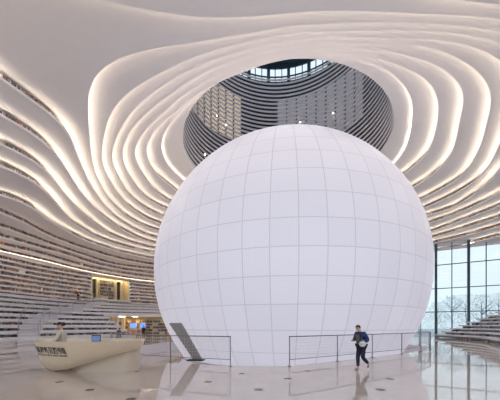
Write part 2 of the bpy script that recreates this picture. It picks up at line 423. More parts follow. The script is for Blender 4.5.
rf.add(vs, [(a_*72+i, ((a_+1) % 4)*72+i, ((a_+1) % 4)*72+(i+1) % 72, a_*72+(i+1) % 72) for a_ in range(4) for i in range(72)])
struct(rf.build('ceiling_light_well', mat('well_roof', (.05, .09, .13), .5)))
sk = bpy.data.objects.new('window_5', None); COL.objects.link(sk); struct(sk); sk.location = (*RIMC, 36.2)
p = MB(); p.add([(*cpt(rw-2.4, 2*math.pi*i/72), 36.2) for i in range(72)], [tuple(range(72))]); p.build('glass_pane', M['glass'], sk)
p = MB()
for q in range(-3, 4):
    hl = math.sqrt(max(.1, (rw-2.4)**2-(q*2.0)**2)); p.box((RIMC[0]+q*2.0, RIMC[1], 36.2), (.14, 2*hl, .25)); p.box((RIMC[0], RIMC[1]+q*2.0, 36.2), (2*hl, .14, .25))
p.build('frame', M['mullion'], sk)

# ------------------------------------------------------------------ the luminous sphere
SCN, SR = Vector((3.08, 24.4, 5.82)), 10.85
sm = bpy.data.materials.new('luminous_skin'); sm.use_nodes = True
def _skin():
    nt = sm.node_tree; N = nt.nodes; L = nt.links; b = N['Principled BSDF']
    def mth(op, a, c=None):
        n = N.new('ShaderNodeMath'); n.operation = op
        for i, q in enumerate((a, c)):
            if q is None: continue
            if hasattr(q, 'links') or hasattr(q, 'is_linked'): L.new(q, n.inputs[i])
            else: n.inputs[i].default_value = q
        return n.outputs[0]
    tc = N.new('ShaderNodeTexCoord'); sp = N.new('ShaderNodeSeparateXYZ'); L.new(tc.outputs['Object'], sp.inputs[0])
    lon = mth('MULTIPLY', mth('ADD', mth('ARCTAN2', sp.outputs['Y'], sp.outputs['X']), math.pi+math.pi/48), 48/(2*math.pi))
    lat = mth('MULTIPLY', mth('ADD', mth('ARCSINE', mth('DIVIDE', sp.outputs['Z'], SR)), math.pi/2+.03), 24/math.pi)
    def line(v, w):      # 1 on the seam
        d = mth('ABSOLUTE', mth('SUBTRACT', mth('FRACT', v), .5)); return mth('GREATER_THAN', d, .5-w)
    coslat = mth('SQRT', mth('MAXIMUM', mth('SUBTRACT', 1.0, mth('POWER', mth('DIVIDE', sp.outputs['Z'], SR), 2.0)), .02))
    dl = mth('MULTIPLY', mth('SUBTRACT', .5, mth('ABSOLUTE', mth('SUBTRACT', mth('FRACT', lon), .5))), coslat)
    seam = mth('MAXIMUM', mth('LESS_THAN', dl, .022), line(lat, .020))
    fine = mth('MAXIMUM', line(mth('MULTIPLY', lat, 12.0), .14), line(mth('MULTIPLY', lon, 12.0), .14))
    # tiny panel-to-panel differences
    cv = N.new('ShaderNodeCombineXYZ'); L.new(mth('FLOOR', lon), cv.inputs[0]); L.new(mth('FLOOR', lat), cv.inputs[1])
    wn = N.new('ShaderNodeTexWhiteNoise'); wn.noise_dimensions = '2D'; L.new(cv.outputs[0], wn.inputs['Vector'])
    pan = mth('ADD', .965, mth('MULTIPLY', wn.outputs['Value'], .05))
    f = mth('MULTIPLY', mth('MULTIPLY', pan, mth('SUBTRACT', 1.0, mth('MULTIPLY', fine, .07))), mth('SUBTRACT', 1.0, mth('MULTIPLY', seam, .19)))
    mx = N.new('ShaderNodeMix'); mx.data_type = 'RGBA'; L.new(f, mx.inputs['Factor']); mx.inputs['A'].default_value = (0, 0, 0, 1); mx.inputs['B'].default_value = (.43, .425, .49, 1)
    L.new(mx.outputs['Result'], b.inputs['Base Color']); b.inputs['Roughness'].default_value = .38; b.inputs['Specular IOR Level'].default_value = .35
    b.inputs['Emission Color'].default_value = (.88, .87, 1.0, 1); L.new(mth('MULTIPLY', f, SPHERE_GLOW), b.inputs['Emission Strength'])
_skin()
sph = thing('spherical_auditorium', 'giant glowing white sphere with a grid of panel seams in the middle of the hall', 'sphere', (SCN.x, SCN.y, 0))
s = MB(); nu, nv = 144, 90; zc = -(SCN.z+.85)/SR; amax = math.acos(zc)
vs = [(SR*math.sin(amax*i/nv)*math.cos(2*math.pi*j/nu), SR*math.sin(amax*i/nv)*math.sin(2*math.pi*j/nu), SR*math.cos(amax*i/nv)) for i in range(nv+1) for j in range(nu)]
s.add(vs, [(i*nu+j, (i+1)*nu+j, (i+1)*nu+(j+1) % nu, i*nu+(j+1) % nu) for i in range(nv) for j in range(nu)])
so = s.build('shell', sm, sph, smooth=True); so.matrix_parent_inverse = Matrix(); so.location = (0, 0, SCN.z)
br = SR*math.sin(amax)
s = MB(); s.lathe([(br+.02, 0), (br+.16, 0), (br+.16, .05), (br+.02, .05)], (SCN.x, SCN.y, -.85), 96)
s.build('base_ring', mat('pale_steel', (.55, .54, .58), .35, .5), sph)

# ------------------------------------------------------------------ stairs cutting through the left terraces
def plan_at(k, px):
    """point of level line k on the sight line through column px"""
    ks = min(k, 21); i0 = int(math.floor(ks)); i1 = min(i0+1, 21); f = ks-i0
    r = RK[max(i0, 1)]*(1-f)+RK[max(i1, 1)]*f
    m = (px-250)/F
    x = CX+r*np.cos(TH); y = CY+r*np.sin(TH)
    g = x-m*y; best = None
    for i in range(NT):
        a, b = g[i], g[(i+1) % NT]
        if (a <= 0) != (b <= 0):
            u = a/(a-b); q = (x[i]+(x[(i+1) % NT]-x[i])*u, y[i]+(y[(i+1) % NT]-y[i])*u)
            if q[1] > 10 and (best is None or q[1] > best[1]): best = q
    return best
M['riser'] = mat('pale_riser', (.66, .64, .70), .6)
M['palesteel'] = mat('pale_steel_rail', (.50, .48, .52), .4, .3)
XL = ([1, 2, 3, 4, 5, 6, 7, 8, 9, 10], [17.5, 18.5, 20.5, 24, 32, 43, 57, 80, 93, 96])
XR = ([1, 2, 3, 4, 5, 6, 7, 8, 9, 10], [38, 40, 43, 48, 58, 72, 83, 93, 101, 108])
stair = thing('staircase', 'long white staircase of fine steps cutting diagonally up through the left book terraces', 'staircase', (*plan_at(1, 28), 0))
def toward(p, d):
    l = math.hypot(*p); return (p[0]-p[0]/l*d, p[1]-p[1]/l*d)
for j in range(1, 20):
    k = j/2+.5; z = .30*j if j < 2 else zt(k)+TK[1]
    x0, x1 = float(np.interp(k, *XL)), float(np.interp(k, *XR))
    frt = [toward(plan_at(k, x0+(x1-x0)*u), .3) for u in np.linspace(0, 1, 7)]
    bk = [plan_at(k+1.0, x0+(x1-x0)*u) for u in np.linspace(1, 0, 7)]
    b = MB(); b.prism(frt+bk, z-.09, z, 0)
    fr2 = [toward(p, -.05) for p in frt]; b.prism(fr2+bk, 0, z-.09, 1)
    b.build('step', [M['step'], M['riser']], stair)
for XX in (XL, XR):
    pts = [Vector((*toward(plan_at(k, float(np.interp(k, *XX))), .25), zt(k)+TK[1]+.95)) for k in np.linspace(1.2, 9.5, 18)]
    h = MB(); h.tube(pts, .03, 6)
    for p in pts[::2]: h.tube([(p.x, p.y, p.z-.95), p], .02, 6)
    h.build('handrail', M['palesteel'], stair)

# ------------------------------------------------------------------ right-hand terraces by the glass wall
rt = MB(); NRT = 8
def rcurve(k):
    q = k-1
    return [(25.5+.8*q, 39.6-.55*q), (25.6+.8*q, 35), (24.4+.95*q, 29.5+.1*q), (21.2+1.25*q, 23.6+.2*q), (18.5+1.3*q, 15), (17.5+1.3*q, 4)]
def smooth_line(P, n=8):
    out = []
    for i in range(len(P)-1):
        p0, p1, p2, p3 = P[max(i-1, 0)], P[i], P[i+1], P[min(i+2, len(P)-1)]
        for u in np.linspace(0, 1, n, endpoint=False):
            out.append(tuple(.5*(2*p1[c]+(p2[c]-p0[c])*u+(2*p0[c]-5*p1[c]+4*p2[c]-p3[c])*u*u+(3*p1[c]-p0[c]-3*p2[c]+p3[c])*u**3) for c in (0, 1)))
    return out+[P[-1]]
RC = {}
terr = thing('stepped_terrace', 'white stepped seating terrace with dark gaps in front of the glass wall at right', 'terrace', (28, 30, 0))
for k in range(1, NRT+1):
    C = smooth_line(rcurve(k)); C = [(x, min(y, fac_y(x)-.35)) for x, y in C]; RC[k] = C
    E = [(31+.6*k, 4), (31+.6*k, min(34.5, fac_y(31+.6*k)-.35))]
    z1 = .42*k+.05; b = MB()
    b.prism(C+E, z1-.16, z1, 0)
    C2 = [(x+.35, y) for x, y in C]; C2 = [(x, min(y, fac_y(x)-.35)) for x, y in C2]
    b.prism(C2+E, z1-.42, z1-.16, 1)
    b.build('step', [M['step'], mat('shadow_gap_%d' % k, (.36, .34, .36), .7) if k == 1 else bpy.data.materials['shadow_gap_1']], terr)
h = MB()
for k in range(2, NRT+1, 1):
    pass
pts = [Vector((RC[k][14][0]+.2, RC[k][14][1], .42*k+.05+.95)) for k in range(1, NRT+1)]
h.tube(pts, .03, 6)
for p in pts: h.tube([(p.x, p.y, p.z-.95), p], .02, 6)
h.build('handrail', M['palesteel'], terr)
# ------------------------------------------------------------------ upper doorways in the left wall
def zof(y, d): return EYE+(YH-y)*d/F
A_, B_ = [Vector((*ray(px_, float(np.interp(px_, COLX, lowD(13)))+.25), 0)) for px_ in (91.5, 128.5)]
U_ = (B_-A_); LU = U_.length; U_.normalize(); NV = Vector((U_.y, -U_.x, 0))      # towards the hall
if NV.y > 0: NV = -NV
ZB, ZT = 5.62, 9.10; AU = math.atan2(U_.y, U_.x)
def upt(u, z, off=0): p = A_+U_*(u*LU)+NV*off; return (p.x, p.y, z)
gold = mat('lit_cream_panel', (.80, .68, .46), .5)
b = MB(); b.box(upt(.5, ZT-.02, -.9), (LU+.3, 3.0, .05), AU, 0); b.box(upt(.5, (ZB+ZT)/2, -1.1), (LU, .2, ZT-ZB), AU, 1)
for u in (0, 1): b.box(upt(u, (ZB+ZT)/2, -.5), (.12, 1.4, ZT-ZB), AU, 1)
b.box(upt(.5, ZB-.12, -.75), (LU-.1, 3.0, .24), AU, 2)
b.box(upt(.5, ZT-.17, .02), (LU+.2, .10, .34), AU, 1)
struct(b.build('wall_doorway_niche', [M['lip'], gold, M['step']]))
lampm = mat('niche_lamp', (.9, .8, .6), .5, emit=(1, .80, .50), es=7)
b = MB(); b.box(upt(.5, ZT-.10, -.35), (LU-.5, .12, .08), AU)
tag(b.build('strip_light', lampm), 'long warm strip light above the upper doorways', 'strip light')
for no, (u0, u1) in ((1, (.055, .20)), (2, (.70, .86))):
    d = bpy.data.objects.new('door_%d' % no, None); COL.objects.link(d); struct(d); d.location = upt((u0+u1)/2, ZB, -.8)
    w = (u1-u0)*LU; uc = (u0+u1)/2; H = ZT-ZB-.45
    b = MB()
    for uu in (u0, u1): b.box(upt(uu, ZB+H/2, -.8), (.26, .4, H), AU)
    b.box(upt(uc, ZB+H+.1, -.8), (w+.26, .4, .3), AU); b.build('door_frame', gold, d)
    b = MB(); b.box(upt(uc, ZB+H/2, -.92), (w-.3, .08, H), AU); b.build('door_leaf', mat('dark_glass_door_%d' % no, (.05, .045, .035), .25), d)
    b = MB(); b.box(upt(uc+.07, ZB+1.05, -.84), (.05, .08, .8), AU); b.build('door_handle', M['steel'], d)
# bookcases in and beside the niche
def bookcase(name, label, p, L, D, H, a, ns, cm):
    e = thing(name, label, 'bookcase', p); b = MB(); Rm = Matrix.Rotation(a, 3, 'Z'); o = Vector(p)
    b.box(o+Rm @ Vector((0, D/2-.03, H/2)), (L, .04, H), a); b.build('back_panel', cm, e)
    for sx in (-1, 1):
        b = MB(); b.box(o+Rm @ Vector((sx*(L/2-.03), 0, H/2)), (.06, D, H), a); b.build('side_panel', cm, e)
    for i in range(ns+1):
        b = MB(); b.box(o+Rm @ Vector((0, 0, .03+(H-.06)*i/ns)), (L-.12, D-.02, .05), a); b.build('shelf', cm, e)
    return e
CASES = [(upt(.45, ZB, -.75), .40*LU, .34, 3.0, AU, 6), ]
bookcase('bookcase', 'cream bookcase of many coloured books between the two upper doors', *CASES[0], M['cream'])

# ------------------------------------------------------------------ low room under the terraces
D2 = 39.5
def mz(px, d=D2): return Vector((*ray(px, d), 0))
for px, lab in ((133.3, 'left one of two cream kiosks with a blue screen under the book terraces'), (143.2, 'right one of two cream kiosks with a blue screen under the book terraces')):
    p = mz(px); k_ = thing('information_kiosk', lab, 'kiosk', p, 'cream kiosks with blue screens'); a = math.atan2(p.x, p.y)*-1
    b = MB(); b.box(p+Vector((0, 0, 1.05)), (.95, .4, 2.1), a); b.box(p+Vector((0, 0, .06)), (1.1, .55, .12), a); b.build('cabinet', M['cream'], k_)
    Rm = Matrix.Rotation(a, 3, 'Z')
    b = MB(); b.box(p+Rm @ Vector((0, -.22, 1.66)), (.80, .05, .62), a); b.build('screen', mat('blue_screen', (.05, .1, .3), .3, emit=(.10, .22, .75), es=.9), k_)
    b = MB(); b.box(p+Rm @ Vector((0, -.235, .75)), (.6, .05, .5), a); b.build('front_panel', mat('kiosk_panel', (.62, .30, .22), .5), k_)
for px, d, L, lab in ((126.6, 40.6, 1.2, 'dark wooden bookcase just left of the blue screen kiosks'), (138.5, 40.8, .8, 'narrow bookcase between the two blue screen kiosks'),
                      (150.5, 39.6, 1.5, 'wide bookcase of orange books right of the blue screen kiosks'), (160, 38.6, 2.0, 'bookcase of orange books half hidden by the sphere')):
    p = mz(px, d); a = -math.atan2(p.x, p.y)
    CASES.append((tuple(p), L, .36, 2.5, a, 6)); bookcase('bookcase', lab, *CASES[-1], mat('brown_wood_%d' % int(px), (.34, .22, .12), .6, noise=.2) if px < 140 else M['cream'])
for px, lab in ((112.5, 'leftmost cream pillar at the low room'), (123.5, 'second cream pillar at the low room, beside the terrace end')):
    p = mz(px, 37.6); b = MB(); b.box(p+Vector((0, 0, 1.37)), (.34, .34, 2.74)); struct(b.build('pillar', gold))
for px in (122, 135, 148):
    p = mz(px, 40.2); b = MB(); b.lathe([(.4, 0), (.45, .05), (.45, .12)], (p.x, p.y, ZK[6]-.14), 16)
    o = tag(b.build('ceiling_light', mat('warm_lamp', (.9, .8, .6), .5, emit=(1, .74, .40), es=16) if px == 122 else bpy.data.materials['warm_lamp']),
        {122: 'round warm ceiling light nearest the terrace end in the low room', 135: 'round warm ceiling light above the blue screen kiosks', 148: 'round warm ceiling light over the orange bookcases'}[px], 'ceiling light', 'ceiling lights of the low room')
for no, px in ((3, 112.5), (4, 118.5)):
    c = Vector((*toward(plan_at(10, px), -.10), 0)); d = bpy.data.objects.new('door_%d' % no, None); COL.objects.link(d); struct(d); d.location = c
    e0, e1 = plan_at(10, px-2), plan_at(10, px+2); aw = math.atan2(e1[1]-e0[1], e1[0]-e0[0]); dv = Vector((math.cos(aw), math.sin(aw), 0))
    b = MB(); b.box(c+Vector((0, 0, 1.15)), (.95, .06, 2.3), aw); b.build('door_leaf', mat('brown_glass_door_%d' % no, (.30, .21, .13), .25), d)
    b = MB()
    for sx in (-.5, .5): b.box(c+dv*sx+Vector((0, 0, 1.2)), (.14, .16, 2.4), aw)
    for z in (1.2, 2.38): b.box(c+Vector((0, 0, z)), (1.1, .14, .12), aw)
    b.build('door_frame', gold, d)
# terrace end panels: stepped white flank beside the low room
fl2 = MB()
for k in range(1, 6):
    p = plan_at(k, 116.5); q = plan_at(k+1.6, 116.5)
    fl2.prism([p, (p[0]+.3, p[1]), (q[0]+.3, q[1]), q], zt(k)-.3 if k > 1 else 0, zt(k)+.3)
struct(fl2.build('trim_35', M['step']))

# ------------------------------------------------------------------ books
PAL = {'black': (.018, .016, .018), 'dark brown': (.10, .045, .025), 'red': (.33, .035, .03), 'tan': (.42, .26, .13), 'navy blue': (.03, .045, .13), 'white': (.72, .70, .66), 'grey': (.24, .23, .24), 'orange': (.55, .20, .06)}
bm_page = mat('book_pages', (.72, .66, .55), .8)
BMAT = {c: mat('cover_'+c.replace(' ', '_'), v, .55) for c, v in PAL.items()}
def book_mesh(c):
    b = MB(); w, d, h = .05, .17, .26          # spine faces -y
    b.box((0, -d/2+.004, h/2), (w, .008, h), 0, 0)
    for s in (-1, 1): b.box((s*(w/2-.002), .004, h/2), (.004, d-.008, h), 0, 0)
    b.box((0, .004, h/2), (w-.008, d-.02, h-.012), 0, 1)
    b.box((0, -d/2-.001, h*.78), (w*.96, .004, h*.05), 0, 1)
    me = bpy.data.meshes.new('book'); me.from_pydata(b.v, [], b.f); me.materials.append(BMAT[c]); me.materials.append(bm_page)
    me.polygons.foreach_set('material_index', b.m); me.update(); return me
BOOKM = {c: book_mesh(c) for c in PAL}
def arc_points(k, off, i0, i1):
    """points of the shelf line of tier k between angle indices, walking so that the picture's left comes first"""
    n = max(2, abs(i1-i0)*4); ii = np.linspace(i0, i1, n)
    r = np.interp(ii, np.arange(-NT, 2*NT), np.concatenate([RK[k]]*3)+off)
    a = -math.pi+2*math.pi*ii/NT
    P = np.c_[CX+r*np.cos(a), CY+r*np.sin(a)]
    s = np.concatenate([[0], np.cumsum(np.hypot(*np.diff(P, axis=0).T))])
    return P, s
def at_s(P, s, q):
    x = np.interp(q, s, P[:, 0]); y = np.interp(q, s, P[:, 1])
    x2 = np.interp(q+.05, s, P[:, 0]); y2 = np.interp(q+.05, s, P[:, 1]); x1 = np.interp(q-.05, s, P[:, 0]); y1 = np.interp(q-.05, s, P[:, 1])
    return x, y, np.arctan2(y2-y1, x2-x1)
ROWN = {26: 'topmost curved shelf', 25: 'second-highest curved shelf', 24: 'third-highest curved shelf', 23: 'fourth-highest curved shelf', 22: 'fifth-highest curved shelf'}
ORD = ['', 'first', 'second', 'third', 'fourth', 'fifth', 'sixth', 'seventh', 'eighth', 'ninth', 'tenth', 'eleventh', 'twelfth', 'thirteenth', 'fourteenth', 'fifteenth', 'sixteenth', 'seventeenth', 'eighteenth', 'nineteenth', 'twentieth',
       'twenty-first', 'twenty-second', 'twenty-third', 'twenty-fourth', 'twenty-fifth', 'twenty-sixth', 'twenty-seventh', 'twenty-eighth', 'twenty-ninth', 'thirtieth']
XEND = {26: 62, 25: 56, 24: 46, 23: 42, 22: 38}
CN = list(PAL); CW = [.22, .24, .12, .14, .06, .10, .08, .04]
nbook = 0; EDGE_I = {}
for k in (26, 25, 24, 23, 22):
    # walk from the left frame edge into the picture
    idx = [i for i in range(0, NT) if (lambda p: p[1] > 8 and -2 <= img(p[0], p[1], ZK[k])[0] <= XEND[k] and p[0] < -9 and img(p[0], p[1], ZK[k])[1] < 226)(pol(RK[k][i], i))]
    idx = [i if i > NT/2 else i+NT for i in idx]            # left side: one run across +-180 degrees
    i0, i1 = max(idx)+1, min(idx)-1
    P, s = arc_points(k, .24, i0, i1); EDGE_I[k] = (i0, i1)
    cnt = {c: 0 for c in PAL}; q = .02; run = 0
    while q < s[-1]-.04 and nbook < 300:
        w = rng.uniform(.036, .062)
        if run <= 0:
            run = rng.integers(5, 14)
            if q > .1 and rng.random() < .6: q += rng.uniform(.03, .12)
        run -= 1
        x, y, a = at_s(P, s, q+w/2)
        px = img(x, y, ZK[k]+.2)[0]
        if 0 < px < XEND[k]+1:
            c = CN[rng.choice(len(CN), p=CW)]
            if cnt[c] < 30:
                cnt[c] += 1; hh = rng.uniform(.84, 1.14)
                o = bpy.data.objects.new('book', BOOKM[c]); COL.objects.link(o)
                # the spine looks into the hall
                ang = a; nx, ny = math.sin(ang), -math.cos(ang)
                if nx*(CX-x)+ny*(CY-y) < 0: ang += math.pi
                o.location = (x, y, ZK[k]+TK[k]+.001); o.rotation_euler = (0, 0, ang); o.scale = (w/.052, rng.uniform(.85, 1.05), hh)
                tag(o, '%s %s book from left on the %s at upper left' % (ORD[cnt[c]], c, ROWN[k]), 'book', 'books on the %s at upper left' % ROWN[k])
                nbook += 1
        q += w+.002
print('BOOKS', nbook, EDGE_I)

# the thousands of far books: one uncountable mass
fb = MB(); FBV = []; FBF = []
def mass_row(P, s, z, hmin, hmax, skip=None, wr=(.05, .15), dens=.9, dep=.16):
    global FBV, FBF
    q = .02; run = 0; gap = 0
    while q < s[-1]-.05:
        w = rng.uniform(*wr)
        if run <= 0:
            run = rng.integers(6, 26); 
            if rng.random() < (1-dens)*3: q += rng.uniform(.2, 1.4)
            if q >= s[-1]-.05: break
        run -= 1
        x, y, a = at_s(P, s, q+w/2)
        if skip is None or not skip(x, y, z):
            h = rng.uniform(hmin, hmax); ux, uy = math.cos(a), math.sin(a); nx, ny = -uy, ux; o = len(FBV)
            for zz in (z, z+h):
                for sx, sy in ((-1,-1),(1,-1),(1,1),(-1,1)):
                    FBV.append((x+ux*w/2*sx+nx*dep/2*sy, y+uy*w/2*sx+ny*dep/2*sy, zz))
            FBF += [(o, o+3, o+2, o+1), (o+4, o+5, o+6, o+7), (o, o+1, o+5, o+4), (o+1, o+2, o+6, o+5), (o+2, o+3, o+7, o+6), (o+3, o, o+4, o+7)]
        q += w+.003
def skip_low(k):
    def f(x, y, z):
        if y < 5: return False
        px = img(x, y, z)[0]
        if k <= 9 and float(np.interp(k+1, *XL))-.6 < px < float(np.interp(k+1, *XR))+.6: return True
        if k == 9 and 90 < px < 110: return True
        if 10 <= k <= 16 and 90.5 < px < 129.5: return True
        return False
    return f
for k in range(0, 22):
    for ids in arc_ids(max(k, 1)):
        i0, i1 = (ids[-1], ids[0]) if ids[0] < ids[-1] else (ids[-1]+NT, ids[0])
        rr = RK[1] if k == 0 else np.maximum(RK[k], RK[min(k+1, 33)])
        sv = RK[k if k else 1]; RK['tmp'] = rr
        P, s = arc_points('tmp', .20, i0, i1)
        if k == 0: continue
        gap = ZK[k+1]-ZK[k]-TK[k]
        mass_row(P, s, ZK[k]+TK[k]+.001, gap*.66, gap*.95, skip_low(k), wr=(.05, .16), dens=.985)
del RK['tmp']
def idx_from_px(k, x0, x1, side):
    out = []
    for i in range(NT):
        x, y = pol(RK[k][i], i)
        if y < 12: continue
        px, py = img(x, y, ZK[k])
        if x0 <= px <= x1 and ((side == 'L' and x < 0) or (side == 'R' and x > 5)): out.append(i)
    return out
BL = {22: 66, 23: 78, 24: 90, 25: 100, 26: 106, 27: 112, 28: 117, 29: 130, 30: 142, 31: 150, 32: 160, 33: 167}
BRT = {33: 402, 32: 426, 31: 448, 30: 458, 29: 474, 28: 474, 27: 490, 26: 520, 25: 540, 24: 560, 23: 560}
for k in range(22, 34):
    li = [i for i in idx_from_px(k, BL[k], 600, 'L')]
    yb = [i for i in li if pol(RK[k][i], i)[1] > 24]
    if k in BRT:
        ri = [i for i in idx_from_px(k, 300, BRT[k], 'R') if pol(RK[k][i], i)[1] > 20 and RK[k][i] < FR[i]-.5]
        P, s = arc_points(k, .26, max(ri), min(ri)); mass_row(P, s, ZK[k]+TK[k]+.001, (.18), .27, None, (.05, .13), .8)
    if yb:
        P, s = arc_points(k, .26, max(yb), min(yb)); mass_row(P, s, ZK[k]+TK[k]+.001, (.18), .27, None, (.05, .13), .86)
for p, L, D, H, a, ns in CASES:
    Rm = Matrix.Rotation(a, 3, 'Z')
    for i in range(ns):
        e0 = Vector(p)+Rm @ Vector((-L/2+.08, -.02, 0)); e1 = Vector(p)+Rm @ Vector((L/2-.08, -.02, 0))
        P = np.array([[e0.x, e0.y], [e1.x, e1.y]]); s = np.array([0, L-.16]); g = (H-.06)/ns
        mass_row(P, s, .03+p[2]+g*i+.026, g*.55, g*.82, None, (.05, .11), .9)
for k in range(1, NRT+1):
    C = RC[k]; n0 = len(C)
    for f0 in np.arange(.05, .62, .16):
        f0 = f0+rng.uniform(-.03, .03)+.04*(k % 3); seg = [C[int(n0*f0)+i] for i in range(0, 4)]
        P = np.array([(x+.2, y) for x, y in seg]); s = np.concatenate([[0], np.cumsum(np.hypot(*np.diff(P, axis=0).T))])
        s = s[:int(rng.integers(2, 5))]; P = P[:len(s)]
        mass_row(P, s, .42*(k-1)+.055 if k > 1 else .01, .16, .22, None, (.05, .1), 1.0)
me = bpy.data.meshes.new('books'); me.from_pydata(FBV, [], FBF)
bk = bpy.data.materials.new('many_covers'); bk.use_nodes = True
def _bk():
    nt = bk.node_tree; N = nt.nodes; L = nt.links; g = N.new('ShaderNodeNewGeometry'); cr = N.new('ShaderNodeValToRGB'); cr.color_ramp.interpolation = 'CONSTANT'
    cols = [(0, (.05, .045, .05)), (.16, (.10, .10, .13)), (.30, (.20, .12, .09)), (.46, (.26, .24, .27)), (.60, (.36, .26, .18)), (.70, (.36, .10, .08)), (.75, (.15, .17, .26)), (.82, (.58, .54, .50)), (.95, (.50, .30, .15))]
    els = cr.color_ramp.elements
    while len(els) < len(cols): els.new(.5)
    for e, (p, c) in zip(els, cols): e.position = p; e.color = (*[q*.8 for q in c], 1)
    L.new(g.outputs['Random Per Island'], cr.inputs[0]); L.new(cr.outputs[0], N['Principled BSDF'].inputs['Base Color']); N['Principled BSDF'].inputs['Roughness'].default_value = .6
_bk()
me.materials.append(bk); me.update()
bo = bpy.data.objects.new('books', me); COL.objects.link(bo)
tag(bo, 'thousands of small many-coloured books filling the far curved shelves and terraces', 'books', None, 'stuff')
print('MASS', len(FBF)//6)

# ------------------------------------------------------------------ reception desk shaped like a boat
def cr_spline(P, u):
    n = len(P)-1; t = min(max(u, 0), 1)*n; i = min(int(t), n-1); f = t-i
    p0, p1, p2, p3 = [np.array(P[j], float) for j in (max(i-1, 0), i, i+1, min(i+2, n))]
    return .5*(2*p1+(p2-p0)*f+(2*p0-5*p1+4*p2-p3)*f*f+(3*p1-p0-3*p2+p3)*f**3)
HT_ = 1.10
TOPF = [(-8.25, 10.75), (-7.35, 9.55), (-6.5, 9.05), (-5.6, 8.8), (-4.8, 8.85), (-4.15, 9.25), (-3.78, 9.85)]
BOTF = [(-7.85, 10.75), (-7.0, 9.95), (-6.3, 9.62), (-5.5, 9.42), (-4.8, 9.42), (-4.3, 9.65), (-3.98, 10.1)]
BOTZ = [0.0, 0.0, .10, .34, .56, .70, .76]
TOPB = [(-8.25, 10.75), (-7.5, 11.25), (-6.6, 11.5), (-5.6, 11.5), (-4.8, 11.35), (-4.15, 11.0), (-3.78, 9.85)]
BOTB = [(-7.85, 10.75), (-7.3, 11.1), (-6.5, 11.3), (-5.5, 11.3), (-4.8, 11.15), (-4.3, 10.85), (-3.98, 10.1)]
def hull_pt(u, v, front=True):
    a, b = cr_spline(TOPF if front else TOPB, u), cr_spline(BOTF if front else BOTB, u); zb = float(np.interp(u, np.linspace(0, 1, 7), BOTZ))
    z = zb+(HT_-zb)*v; w = v**.55; p = b+(a-b)*w; return (p[0], p[1], z)
desk = thing('reception_desk', 'cream boat-shaped reception desk with black lettering on the polished floor at left', 'desk', (-5.9, 10.2, 0))
b = MB(); nu, nv = 48, 10
for frt in (True, False):
    vs = [hull_pt(i/nu, j/nv, frt) for i in range(nu+1) for j in range(nv+1)]
    b.add(vs, [((i*(nv+1)+j), (i*(nv+1)+j+1), ((i+1)*(nv+1)+j+1), ((i+1)*(nv+1)+j)) if frt else ((i*(nv+1)+j), ((i+1)*(nv+1)+j), ((i+1)*(nv+1)+j+1), (i*(nv+1)+j+1)) for i in range(nu) for j in range(nv)])
dm = mat('cream_lacquer', (.72, .58, .43), .32, noise=.03)
b.build('hull', dm, desk, smooth=True)
# rim and worktop
def outline(ins, z):
    c = np.array([-5.9, 10.2]); out = []
    for i in range(nu+1): p = cr_spline(TOPF, i/nu); out.append(c+(p-c)*ins)
    for i in range(nu-1, 0, -1): p = cr_spline(TOPB, i/nu); out.append(c+(p-c)*ins)
    return [(q[0], q[1], z) for q in out]
o1, o2, o3 = outline(1.0, HT_), outline(.95, HT_), outline(.86, HT_-.28); n = len(o1)
b = MB(); b.add(o1+o2+o3, [(i, (i+1) % n, n+(i+1) % n, n+i) for i in range(n)]+[(n+i, n+(i+1) % n, 2*n+(i+1) % n, 2*n+i) for i in range(n)])
b.build('rim', mat('pale_rim', (.76, .65, .50), .3), desk)
o4, o5 = outline(.66, HT_-.28), outline(.66, HT_-.33)
b = MB(); b.add(o3+o4+o5, [(i, (i+1) % n, n+(i+1) % n, n+i) for i in range(n)]+[(n+i, n+(i+1) % n, 2*n+(i+1) % n, 2*n+i) for i in range(n)]); b.build('worktop', mat('worktop', (.50, .44, .38), .4), desk)
b = MB(); base = []
for i in range(25): p = cr_spline([(-6.45, 10.1), (-6.0, 9.82), (-5.4, 9.68), (-4.7, 9.68), (-4.3, 9.82), (-4.08, 10.2)], i/24); base.append(tuple(p))
base += [(-4.25, 10.85), (-4.9, 11.05), (-5.8, 11.1), (-6.5, 10.9)]
cb = np.mean(base, axis=0); nb = len(base); inn = [tuple(cb+(np.array(q)-cb)*.90) for q in base]
b.add([(*q, z) for q in base for z in (0, .74)]+[(*q, z) for q in inn for z in (0, .74)],
      [f for i in range(nb) for f in ((2*i, 2*((i+1) % nb), 2*((i+1) % nb)+1, 2*i+1), (2*nb+2*i+1, 2*nb+2*((i+1) % nb)+1, 2*nb+2*((i+1) % nb), 2*nb+2*i), (2*i+1, 2*((i+1) % nb)+1, 2*nb+2*((i+1) % nb)+1, 2*nb+2*i+1))])
b.build('plinth', mat('plinth_stone', (.62, .50, .39), .35), desk)
